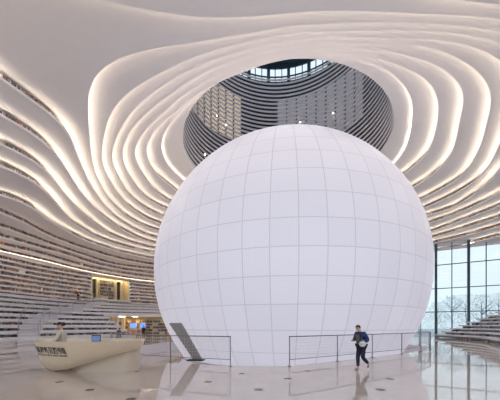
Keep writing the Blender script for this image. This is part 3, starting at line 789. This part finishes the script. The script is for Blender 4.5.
# lettering wrapped on the bow
def text_mesh(txt, size):
    c = bpy.data.curves.new('lettering', 'FONT'); c.body = txt; c.size = size; c.align_x = 'LEFT'; c.offset = .006 if size > .2 else .002; c.resolution_u = 2
    o = bpy.data.objects.new('lettering', c); COL.objects.link(o); bpy.context.view_layer.update()
    me = bpy.data.meshes.new_from_object(o.evaluated_get(bpy.context.evaluated_depsgraph_get())); bpy.data.objects.remove(o); bpy.data.curves.remove(c)
    return me
US = np.linspace(0, .7, 281); PF = np.array([hull_pt(u, .62)[:2] for u in US]); PXC = np.maximum.accumulate(250+F*PF[:, 0]/PF[:, 1])
lt = MB()
def wrap(me, x0, x1, z0, h):
    co = np.array([v.co[:] for v in me.vertices]); mn, mx = co.min(0), co.max(0)
    out = []
    for x, y, _ in co:
        u = float(np.interp(x0+((x-mn[0])/(mx[0]-mn[0]))**.94*(x1-x0), PXC, US)); z = z0+(y-mn[1])/(mx[1]-mn[1])*h
        zb = float(np.interp(u, np.linspace(0, 1, 7), BOTZ)); v = (z-zb)/(HT_-zb); p = Vector(hull_pt(u, v)); q = Vector(hull_pt(min(u+.01, 1), v)); r = Vector(hull_pt(u, min(v+.02, 1)))
        nrm = (q-p).cross(r-p).normalized()
        if nrm.y > 0: nrm = -nrm
        out.append(p+nrm*.014)
    lt.add(out, [tuple(f.vertices) for f in me.polygons]); bpy.data.meshes.remove(me)
ink = mat('black_lettering', (.012, .012, .014), .45)
wrap(text_mesh('滨海新区图书馆', .3), 37.2, 66.0, .695, .225)
wrap(text_mesh('BINHAI NEW AREA LIBRARY', .1), 37.6, 66.0, .605, .06)
lt.build('lettering', ink, desk)
# small things on the desk
b = MB(); b.box((-7.25, 10.45, HT_-.28+.012), (.5, .36, .024), .4)
scr = Matrix.Rotation(.4, 3, 'Z') @ Matrix.Rotation(-.35, 3, 'X')
tag(b.build('tray', M['dark']), 'flat black tray lying inside the bow of the cream desk', 'tray')
mon = thing('monitor', 'small computer monitor on the cream desk beside the receptionist', 'monitor', (-6.0, 11.02, HT_-.28))
p = Vector((-6.05, 11.02, HT_-.28)); b = MB(); b.lathe([(.1, 0), (.1, .015), (.02, .02), (.02, .16)], p, 16); b.build('stand', M['dark'], mon)
b = MB(); b.box(p+Vector((0, 0, .30)), (.34, .03, .26), .1); b.build('casing', M['dark'], mon)
b = MB(); b.box(p+Vector((.0018, -.0178, .29)), (.31, .006, .2), .1); b.build('screen', mat('dim_blue_screen', (.06, .12, .25), .3, emit=(.12, .2, .4), es=.35), mon)

# ------------------------------------------------------------------ railings round the recess
def railing(name, label, line, posts, h=1.18):
    e = thing(name, label, 'railing', (*line[0], 0)); seg = []
    for (a, c) in zip(line[:-1], line[1:]): seg.append(math.dist(a, c))
    cum = [0]+list(np.cumsum(seg))
    def P(s, z): return Vector((float(np.interp(s, cum, [q[0] for q in line])), float(np.interp(s, cum, [q[1] for q in line])), z))
    ss = sorted(set(list(cum)+posts)); n_ = 0
    b = MB(); b.tube([P(s, h) for s in ss], .021, 8); b.build('top_rail', M['steel'], e)
    b = MB(); b.tube([P(s, .27) for s in ss], .014, 6); b.build('lower_rail', M['steel'], e)
    for s in posts:
        q = P(s, 0); b = MB(); b.box((q.x, q.y, h/2), (.036, .036, h)); b.box((q.x, q.y, .012), (.13, .13, .024)); b.build('post', M['steel'], e)
    b = MB()
    for s in np.arange(.1, cum[-1], .13): b.tube([P(s, .27), P(s, h)], .0045, 4, caps=False)
    for z in np.arange(.40, h, .13): b.tube([P(s, z) for s in ss], .0035, 4, caps=False)
    b.build('wire_mesh', mat('thin_wire', (.62, .60, .66), .4, .4), e)
    return e
def inset(L, d=.14): return [(x-(PC[0]-x)*0-d*(PC[0]-x)/math.dist((x, y), PC), y-d*(PC[1]-y)/math.dist((x, y), PC)) for x, y in L]
LL, RR = inset(LEFT_RAIL), inset(RIGHT_RAIL)
railing('railing', 'steel mesh railing left of the entrance gap, curving round behind the slanted grey slab', LL, [0.02, 2.92, 5.0, 7.6, 10.2, 13.0, 16.3])
railing('railing', 'steel mesh railing right of the entrance gap, behind the walking man', RR, [0.02, 2.85, 5.6, 8.6, 11.3, 13.5, 15.7, 17.8])

# ------------------------------------------------------------------ slanted slab sign
e = thing('slanted_sign', 'tall grey slab leaning left beside the railing in front of the sphere', 'sign', (-2.5, 12.75, 0))
tp = Vector((-3.58, 13.35, 1.72)); bt = Vector((-2.45, 12.95, .06)); wv = Vector((.60, -.16, 0)); th = Vector((.02, .07, .035))
b = MB(); q = [bt-wv*.35, bt+wv*.35, tp+wv*.5, tp-wv*.5]
b.add([p for p in q]+[p+th for p in q], [(0, 1, 2, 3), (7, 6, 5, 4), (0, 4, 5, 1), (1, 5, 6, 2), (2, 6, 7, 3), (3, 7, 4, 0)])
b.build('slab', mat('grey_slab', (.26, .235, .225), .5, noise=.06, nscale=3), e)
b = MB(); b.box((-2.50, 12.95, .03), (.75, .42, .06), -.2); b.build('base_plate', M['dark'], e)
b = MB(); b.tube([bt+Vector((-.1, .1, -.02)), bt+Vector((-.28, .42, .26)), bt+(tp-bt)*.35+th], .03, 8); b.build('strut', M['dark'], e)

# ------------------------------------------------------------------ recessed floor lights
FLP = [(59.5, 382, 'recessed round floor light in front of the bow of the cream desk'), (90, 390, 'recessed round floor light at the bottom edge in front of the desk'), (137, 371.3, 'recessed round floor light at the stern corner of the desk plinth'),
 (208.2, 381.8, 'recessed round floor light in front of the left railing end'), (241.8, 373.6, 'recessed round floor light just inside the entrance gap of the railings'),
 (258.6, 389.6, 'recessed round floor light centre front, nearest of those before the gap'), (287.5, 378.5, 'recessed round floor light in front of the right railing end post'), (308, 371, 'recessed round floor light close to the first panel of the right railing'),
 (390, 379, 'recessed round floor light to the right of the walking man, farther one'), (380.5, 389.6, 'recessed round floor light to the right of the walking man, nearer one'), (131, 399, 'recessed round floor light cut by the bottom edge of the view')]
lens = mat('floor_lens', (.10, .10, .11), .2)
def fpos(px, py): d = F*EYE/(py-YH); return ((px-250)/F*d, d)
for px, py, lab in FLP:
    x, y = fpos(px, py); e = thing('floor_light', lab, 'floor light', (x, y, 0), 'recessed floor lights')
    b = MB(); b.lathe([(.13, 0), (.13, .004), (.10, .004)], (x, y, 0), 24); b.build('trim_ring', M['steel'], e)
    b = MB(); b.lathe([(.098, .001), (.098, .005)], (x, y, 0), 24); b.build('lens', lens, e)

# ------------------------------------------------------------------ small lamps in the light well
lampw = mat('bright_bulb', (.9, .9, .8), .5, emit=(1, .85, .6), es=9)
for (px, py, deg, lab) in [(216.5, 116, 0, 'small bright lamp upper one in the tan windows of the light well'), (226, 125, 0, 'small bright lamp lower one in the tan windows of the light well'),
                     (205, 154.5, 0, 'small bright lamp lowest at left in the light well just above the sphere'), (300, 122, 0, 'small bright lamp behind louvres directly above the sphere top'), (333, 113, 0, 'small bright lamp behind louvres right of the sphere top')]:
    dx, dz = (px-250)/F, (YH-py)/F                          # onto the well's round wall
    a = 1+dx*dx; bb = -2*(dx*RIMC[0]+RIMC[1]); cc = RIMC[0]**2+RIMC[1]**2-(RIMR+.5)**2
    t = (-bb+math.sqrt(bb*bb-4*a*cc))/(2*a); e = thing('wall_lamp', lab, 'lamp', (dx*t, t, EYE+dz*t), 'small lamps in the light well')
    b = MB(); b.ball((dx*t, t, EYE+dz*t), .085, n=12); b.build('bulb', lampw, e, smooth=True)
    r_ = Vector((dx*t-RIMC[0], t-RIMC[1], 0)).normalized(); b = MB(); c = Vector((dx*t, t, EYE+dz*t))
    b.tube([c+r_*.1, c+r_*.42], .03, 6); b.build('bracket', M['dark'], e)

# ------------------------------------------------------------------ trees outside the glass wall
bark = mat('hazed_grey_bark', (.32, .38, .41), .9, noise=.2); 
lv = [mat('hazed_blue_green_leaves', (.36, .50, .54), .8, noise=.1, nscale=2), mat('hazed_dull_green_leaves', (.40, .53, .52), .8, noise=.1, nscale=2)]  # bark and leaf colours are paled and blued to paint in distance haze
TRS = [(419, 60, 8.2, 'tree outside the glass wall nearest the edge of the sphere'), (437, 68, 7.4, 'tree outside the glass just left of the first thick mullion'), (452, 57, 7.8, 'tree outside the glass between the first thick and thin mullions'),
       (466, 69, 9.4, 'tree outside the glass just left of the second thick mullion'), (482, 57, 8.0, 'tree outside the glass just right of the second thick mullion'), (499, 66, 9.4, 'tree outside the glass at the right end above the terrace')]
for ti, (px, d, H, lab) in enumerate(TRS):
    x, y = ray(px, d); rt_ = random.Random(ti); e = thing('tree', lab, 'tree', (x, y, -.1), 'trees outside the glass wall')
    b = MB(); b.tube([(x, y, -.1), (x+.1, y, H*.3), (x-.1, y, H*.6), (x, y, H*.85)], [.16, .13, .09, .04], 7); b.build('trunk', bark, e)
    b = MB()
    for q in range(16):
        a = rt_.uniform(0, 6.28); z0 = H*rt_.uniform(.25, .7); l = H*rt_.uniform(.18, .36); b.tube([(x, y, z0), (x+math.cos(a)*l*.5, y+math.sin(a)*l*.5, z0+l*.4), (x+math.cos(a)*l*.8, y+math.sin(a)*l*.8, z0+l*.85)], [.06, .035, .012], 5)
    b.build('branches', bark, e)
    b = MB()
    for q in range(2600):
        a = rt_.uniform(0, 6.28); zz = rt_.random(); rr = H*.33*math.sqrt(rt_.random())*(1.0-.55*abs(zz-.35)/.65); c = Vector((x+math.cos(a)*rr, y+math.sin(a)*rr, H*(.10+.9*zz)))
        s_ = rt_.uniform(.06, .12); R = Matrix.Rotation(rt_.uniform(0, 6.28), 3, 'Z') @ Matrix.Rotation(rt_.uniform(0, 3), 3, 'X')
        b.add([c+R @ Vector(v)*s_ for v in ((-.5, 0, 0), (0, -.9, .1), (.5, 0, 0), (0, .9, .1))], [(0, 1, 2, 3)])
    b.build('foliage', lv[ti % 2], e)

# ------------------------------------------------------------------ people
def skinned(name, verts, edges, m, parent=None, sub=2, extra=None):
    """one continuous surface grown round a skeleton of joints; verts: (x, y, z, radius)"""
    me = bpy.data.meshes.new(name); me.from_pydata([v[:3] for v in verts], edges, []); o = bpy.data.objects.new(name, me); COL.objects.link(o)
    md = o.modifiers.new('s', 'SKIN'); md.use_smooth_shade = True
    for i, v in enumerate(verts):
        sv = me.skin_vertices[0].data[i]; r = v[3]; sv.radius = (r, r) if not isinstance(r, tuple) else r; sv.use_root = (i == 0)
    ms = o.modifiers.new('u', 'SUBSURF'); ms.levels = sub
    bpy.context.view_layer.update()
    me2 = bpy.data.meshes.new_from_object(o.evaluated_get(bpy.context.evaluated_depsgraph_get())); bpy.data.objects.remove(o); bpy.data.meshes.remove(me)
    vs = [v.co.copy() for v in me2.vertices]; fs = [tuple(p.vertices) for p in me2.polygons]; bpy.data.meshes.remove(me2)
    b = MB(); b.add(vs, fs)
    if extra: extra(b)
    return b.build(name, m, parent, smooth=True)
def person(label, at, face, H, pose, cols, extras=None, group=None):
    """at: ground point; face: heading (radians, 0 = +x); pose: joints in body space (x forward, y to the figure's left, z up) for a 1.75 m body"""
    k = H/1.75; Rz = Matrix.Rotation(face, 3, 'Z'); O = Vector(at)
    def T(p): return O+Rz @ (Vector(p)*k)
    e = thing('person', label, 'person', at, group)
    J = {n: T(p) for n, p in pose.items()}
    def V(n, r): return (*J[n], r*k)
    def lerp(a, b, u): return J[a].lerp(J[b], u)
    # body: pelvis is the root
    vs = []; ed = []; ix = {}
    def add(n, p, r, par=None):
        ix[n] = len(vs); vs.append((*p, (r[0]*k, r[1]*k) if isinstance(r, tuple) else r*k)); 
        if par is not None: ed.append((ix[par], ix[n]))
    add('pelvis', J['pelvis'], (.125, .10)); add('waist', J['pelvis'].lerp(J['chest'], .45), (.115, .09), 'pelvis'); add('chest', J['chest'], (.14, .105), 'waist'); add('neck', J['neck'], .052, 'chest'); add('skull', J['head'], .06, 'neck')
    for s in 'LR':
        add('sh'+s, J['sh'+s], .058, 'chest'); add('el'+s, J['el'+s], .042, 'sh'+s); add('wr'+s, J['wr'+s], .028, 'el'+s)
        d = (J['wr'+s]-J['el'+s]).normalized(); side = d.cross(Rz @ Vector((0, 0, 1)));
        if side.length < .2: side = Rz @ Vector((1, 0, 0))
        side.normalize(); curl = d.cross(side).normalized()
        if curl.z > 0: curl = -curl
        palm = J['wr'+s]+d*.055*k; add('palm'+s, palm, (.034, .018), 'wr'+s)
        for fi, (off, ln) in enumerate(((-.026, .062), (-.009, .074), (.009, .070), (.025, .055))):
            p1 = palm+d*.04*k+side*off*k; p2 = p1+(d*.75+curl*.35)*ln*.55*k; p3 = p2+(d*.3+curl*.85)*ln*.5*k
            add('f1%d%s' % (fi, s), p1, .0095, 'palm'+s); add('f2%d%s' % (fi, s), p2, .009, 'f1%d%s' % (fi, s)); add('f3%d%s' % (fi, s), p3, .0075, 'f2%d%s' % (fi, s))
        t1 = J['wr'+s]+d*.035*k-side*.036*k+curl*.01*k; t2 = t1+(d*.6-side*.35+curl*.3)*.045*k
        add('t1'+s, t1, .0105, 'wr'+s); add('t2'+s, t2, .0085, 't1'+s)
        add('hp'+s, J['hp'+s], .088, 'pelvis'); add('kn'+s, J['kn'+s], .058, 'hp'+s); add('an'+s, J['an'+s], .038, 'kn'+s); add('toe'+s, J['toe'+s], .03, 'an'+s)
    hd = J['head']; fw = (Rz @ Vector(pose.get('look', (1, 0, 0)))).normalized(); up = Vector((0, 0, 1)); lf = up.cross(fw).normalized(); up = fw.cross(lf).normalized(); RH = Matrix((fw, lf, up)).transposed()
    def head(b):
        n, m = 20, 14; vs_ = []
        for i in range(m+1):
            a = math.pi*i/m
            for q in range(n):
                t = 2*math.pi*q/n; x, y, z = math.sin(a)*math.cos(t), math.sin(a)*math.sin(t), math.cos(a)
                jaw = 1-.30*max(0, -z)**1.3; X, Y, Z = .098*x*(1 if x < 0 else .93)*(.9+.1*jaw), .077*y*jaw, .118*z
                if x > .3 and abs(y) < .5: X += .006*math.exp(-((z+.55)/.25)**2)                                  # chin
                if x > .75 and abs(y) < .35: X += .026*math.exp(-((z+.18)/.18)**2-(y/.18)**2)                      # nose
                if x > .5: X -= .010*math.exp(-((z-.08)/.12)**2-((abs(y)-.38)/.16)**2)                             # eye sockets
                if x > .5: X += .006*math.exp(-((z+.46)/.07)**2-(y/.3)**2)                                         # lips
                vs_.append(hd+RH @ Vector((X, Y, Z))*k)
        b.add(vs_, [(i*n+q, (i+1)*n+q, (i+1)*n+(q+1) % n, i*n+(q+1) % n) for i in range(m) for q in range(n)])
        for s in (-1, 1): b.ball(hd+RH @ Vector((-.008, s*.079, -.005))*k, .03*k, (.55, .3, 1), 8, R=RH)
    skin = bpy.data.materials.get('skin') or mat('skin', (.58, .36, .27), .55)
    skinned('body', vs, ed, skin, e, 2, head)
    b = MB()
    for s in (-1, 1): b.ball(hd+RH @ Vector((.079, s*.030, .010))*k, .011*k, n=8)
    b.build('eye', bpy.data.materials.get('eye_dark') or mat('eye_dark', (.02, .015, .012), .2), e)
    # hair cap
    hs = 1.07 if cols.get('bun') else 1.0
    b = MB(); n, m = 20, 9; vs_ = []
    for i in range(m+1):
        for q in range(n):
            t = 2*math.pi*q/n; lim = 1.05 if math.cos(t) > .45 else (1.45 if abs(math.sin(t)) > .75 else 2.0); a = lim*i/m
            x, y, z = math.sin(a)*math.cos(t), math.sin(a)*math.sin(t), math.cos(a); vs_.append(hd+RH @ Vector((.108*x*hs-.006, .087*y*hs, .127*z*hs+.004))*k)
    b.add(vs_, [(i*n+q, (i+1)*n+q, (i+1)*n+(q+1) % n, i*n+(q+1) % n) for i in range(m) for q in range(n)])
    if cols.get('bun'): b.ball(hd+RH @ Vector((-.125, 0, .02))*k, .075*k, n=12)
    b.build('hair', cols['hair'], e, smooth=True)
    # clothes
    j_ = cols.get('bulk', 1.0)
    cv = [(*J['pelvis'].lerp(J['chest'], -.12 if j_ == 1 else -.5), (.165*k*j_, .135*k*j_)), (*J['pelvis'].lerp(J['chest'], .45), (.155*k*j_, .125*k*j_)), (*J['chest'], (.172*k*j_, .132*k*j_)), (*J['chest'].lerp(J['neck'], .75), .075*k)]
    ce = [(0, 1), (1, 2), (2, 3)]
    for s in 'LR':
        i = len(cv); cv += [(*J['sh'+s], .082*k*j_), (*J['el'+s], .064*k*j_), (*lerp('el'+s, 'wr'+s, .95), .048*k*j_)]; ce += [(2, i), (i, i+1), (i+1, i+2)]
    skinned('jacket', cv, ce, cols['top'], e, 2)
    if cols.get('shirt'):
        c0, c1 = J['pelvis'].lerp(J['chest'], .15), J['chest'].lerp(J['neck'], .35); f3 = Rz @ Vector((1, 0, 0)); s3 = Rz @ Vector((0, 1, 0)); b = MB()
        g = []
        for i in range(7):
            c = c0.lerp(c1, i/6)
            for q in range(-3, 4): a = q/3*.62; g.append(c+f3*(.165*k*j_*math.cos(a)-.012*k*abs(i-3)/3)+s3*(.15*k*math.sin(a)))
        for i in range(7):
            c = c0.lerp(c1, i/6)
            for q in range(-3, 4): a = q/3*.62; g.append(c+f3*(.10*k*math.cos(a))+s3*(.12*k*math.sin(a)))
        fs = [(i*7+q, i*7+q+1, i*7+q+8, i*7+q+7) for i in range(6) for q in range(6)]; fs += [tuple(49+v for v in reversed(f)) for f in fs]
        for i in range(6): fs += [(i*7, i*7+7, 49+i*7+7, 49+i*7), (i*7+6, 49+i*7+6, 49+i*7+13, i*7+13)]
        for q in range(6): fs += [(q, 49+q, 50+q, q+1), (42+q, 43+q, 92+q, 91+q)]
        b.add(g, fs); b.build('shirt', cols['shirt'], e, smooth=True)
    tv = [(*J['pelvis'], (.155*k, .128*k))]; te = []
    for s in 'LR':
        i = len(tv); tv += [(*J['hp'+s], .108*k), (*J['kn'+s], .080*k), (*lerp('kn'+s, 'an'+s, .93), .062*k)]; te += [(0, i), (i, i+1), (i+1, i+2)]
    skinned('trousers', tv, te, cols['trousers'], e, 2)
    for s in 'LR':
        d = J['toe'+s]-J['an'+s]; h = d.copy(); h.normalize()
        heel = J['an'+s]+Vector((0, 0, -.045*k))-h*.03*k
        skinned('shoe', [(*heel, .042*k), (*(J['an'+s].lerp(J['toe'+s], .5)+Vector((0, 0, -.012*k))), .042*k), (*J['toe'+s], .034*k)], [(0, 1), (1, 2)], cols['shoes'], e, 2)
    if extras: extras(e, J, Rz, k)
    return e, J, Rz, k
def standing():
    return {'pelvis': (0, 0, .95), 'chest': (0, 0, 1.30), 'neck': (.0, 0, 1.49), 'head': (.02, 0, 1.63), 'shL': (0, .18, 1.40), 'shR': (0, -.18, 1.40), 'elL': (-.02, .23, 1.12), 'elR': (-.02, -.23, 1.12), 'wrL': (.06, .22, .88), 'wrR': (.06, -.22, .88),
            'hpL': (0, .09, .90), 'hpR': (0, -.09, .90), 'knL': (.02, .10, .49), 'knR': (.02, -.10, .49), 'anL': (-.02, .10, .085), 'anR': (-.02, -.10, .085), 'toeL': (.15, .12, .035), 'toeR': (.15, -.12, .035)}
navy = mat('navy_jacket', (.018, .038, .12), .7); olive = mat('olive_shirt', (.13, .105, .07), .8); indigo = mat('dark_jeans', (.012, .015, .035), .8); tanshoe = mat('tan_shoe', (.38, .24, .15), .6)
blackhair = mat('black_hair', (.012, .010, .010), .5); darkshoe = mat('dark_shoe', (.02, .02, .025), .5)
# the walking man: heading left and towards the camera, weight on the front leg, head bent down
P = standing(); P.update({'pelvis': (0, 0, .93), 'chest': (.06, 0, 1.27), 'neck': (.10, 0, 1.45), 'head': (.17, 0, 1.575), 'look': (1, .1, -.45), 'shL': (.07, .18, 1.38), 'shR': (.05, -.18, 1.38),
  'elL': (-.06, .27, 1.13), 'wrL': (.15, .20, 1.03), 'elR': (.05, -.28, 1.13), 'wrR': (.26, -.17, 1.12), 'hpL': (.0, .09, .89), 'hpR': (.0, -.09, .89),
  'knR': (.10, -.08, .48), 'anR': (.10, -.07, .085), 'toeR': (.26, -.09, .035), 'knL': (.02, .08, .47), 'anL': (-.30, .07, .22), 'toeL': (-.24, .08, .06)})
mx, my = fpos(361.4, 369.8)
FACE_M = math.radians(206)
man, J, Rz, kk = person('person in an open navy jacket and dark jeans walking with bent head past the railing', (mx, my, 0), FACE_M, 1.69, P, {'hair': blackhair, 'top': navy, 'bulk': 1.18, 'shirt': olive, 'trousers': indigo, 'shoes': tanshoe})
c = J['wrL']+Rz @ Vector((.07, .05, -.03))
b = MB(); b.ball(c, .125, (1.0, .62, .82), 16); hb = thing('helmet_bag', 'round white bag held under the walking man\'s arm', 'bag', c)
b.build('pouch', mat('white_cloth', (.74, .72, .74), .7, noise=.05), hb, smooth=True)
b = MB(); b.tube([c+Rz @ Vector((.08*math.cos(a), .02, .09+.06*math.sin(a))) for a in np.linspace(0, math.pi, 9)], .010, 6); b.build('handle', mat('grey_strap', (.3, .3, .33), .7), hb)
b = MB(); b.tube([c+Rz @ Vector((.124*math.cos(a), .079*math.sin(a), .0)) for a in np.linspace(0, 2*math.pi, 25)], .006, 5); b.build('zip', M['steel'], hb)
# the receptionist
P = standing(); P.update({'elL': (.05, .22, 1.13), 'wrL': (.27, .15, 1.03), 'elR': (.05, -.22, 1.13), 'wrR': (.27, -.15, 1.03), 'look': (1, 0, -.35), 'head': (.05, 0, 1.62)})
wx, wy = ray(61.5, 10.05)
person('person with dark bun and light beige top standing inside the cream boat-shaped desk', (wx, wy, 0), math.radians(190), 1.74, P,
       {'hair': blackhair, 'bun': True, 'top': mat('beige_top', (.60, .52, .44), .8), 'shirt': mat('dark_blouse', (.04, .03, .035), .8), 'trousers': indigo, 'shoes': darkshoe})
# the figure in red on the terraces
rp = plan_at(8.6, 78.3); zr = zt(9)+TK[9]
rp = plan_at(9, 78.3); rp = (rp[0]*1.008, rp[1]*1.008)
P = standing(); P.update({'chest': (.14, 0, 1.24), 'neck': (.25, 0, 1.38), 'head': (.33, 0, 1.48), 'look': (1, 0, -.4), 'shL': (.18, .18, 1.33), 'shR': (.18, -.18, 1.33), 'elL': (.38, .24, 1.20), 'wrL': (.60, .20, 1.12), 'elR': (.38, -.22, 1.16), 'wrR': (.58, -.15, 1.06)})
person('person in a red jacket and dark trousers standing on the book terraces, reaching out', (*rp, zr), math.radians(190), 1.55, P, {'hair': blackhair, 'top': mat('red_jacket', (.50, .03, .04), .7), 'trousers': indigo, 'shoes': darkshoe})
# the figure sitting on the lowest terrace step
sp_ = plan_at(1, 119.5); sp_ = toward(sp_, .55); zs = .0
P = {'pelvis': (-.28, 0, .62), 'chest': (-.20, 0, .96), 'neck': (-.12, 0, 1.13), 'head': (-.04, 0, 1.25), 'look': (1, 0, -.5), 'shL': (-.18, .18, 1.05), 'shR': (-.18, -.18, 1.05), 'elL': (-.02, .24, .82), 'elR': (-.02, -.24, .82), 'wrL': (.16, .10, .78), 'wrR': (.16, -.10, .78),
     'hpL': (-.26, .10, .60), 'hpR': (-.26, -.10, .60), 'knL': (.16, .12, .52), 'knR': (.16, -.12, .52), 'anL': (.12, .12, .085), 'anR': (.12, -.12, .085), 'toeL': (.29, .13, .035), 'toeR': (.29, -.13, .035)}
person('person in dark clothes sitting hunched at the end of the lowest terrace step', (sp_[0]+.1, sp_[1]-.25, 0), math.radians(-50), 1.7, P, {'hair': blackhair, 'top': mat('black_coat', (.02, .02, .025), .8), 'trousers': indigo, 'shoes': darkshoe})
b = MB(); st_ = thing('stool', 'plain dark block stool under the sitting person', 'stool', (sp_[0]-.05, sp_[1]+.0, 0))
sx, sy = sp_[0]+.1-.28*math.cos(math.radians(-50)), sp_[1]-.25-.28*math.sin(math.radians(-50))
b.box((sx, sy, .22), (.42, .42, .44)); b.build('block', M['dark'], st_); b = MB(); b.box((sx, sy, .455), (.44, .44, .03)); b.build('seat', mat('grey_seat', (.1, .1, .11), .7), st_)
# a dark figure by the second kiosk
p5 = mz(143.6, 36.8); P = standing(); P.update({'wrL': (.25, .12, 1.05), 'elL': (.03, .22, 1.12), 'wrR': (.25, -.12, 1.05), 'elR': (.03, -.22, 1.12), 'look': (1, 0, -.4)})
person('person in dark clothes standing before the right blue screen kiosk', (p5.x, p5.y, 0), math.radians(105), 1.66, P, {'hair': blackhair, 'top': bpy.data.materials['black_coat'], 'trousers': indigo, 'shoes': darkshoe})
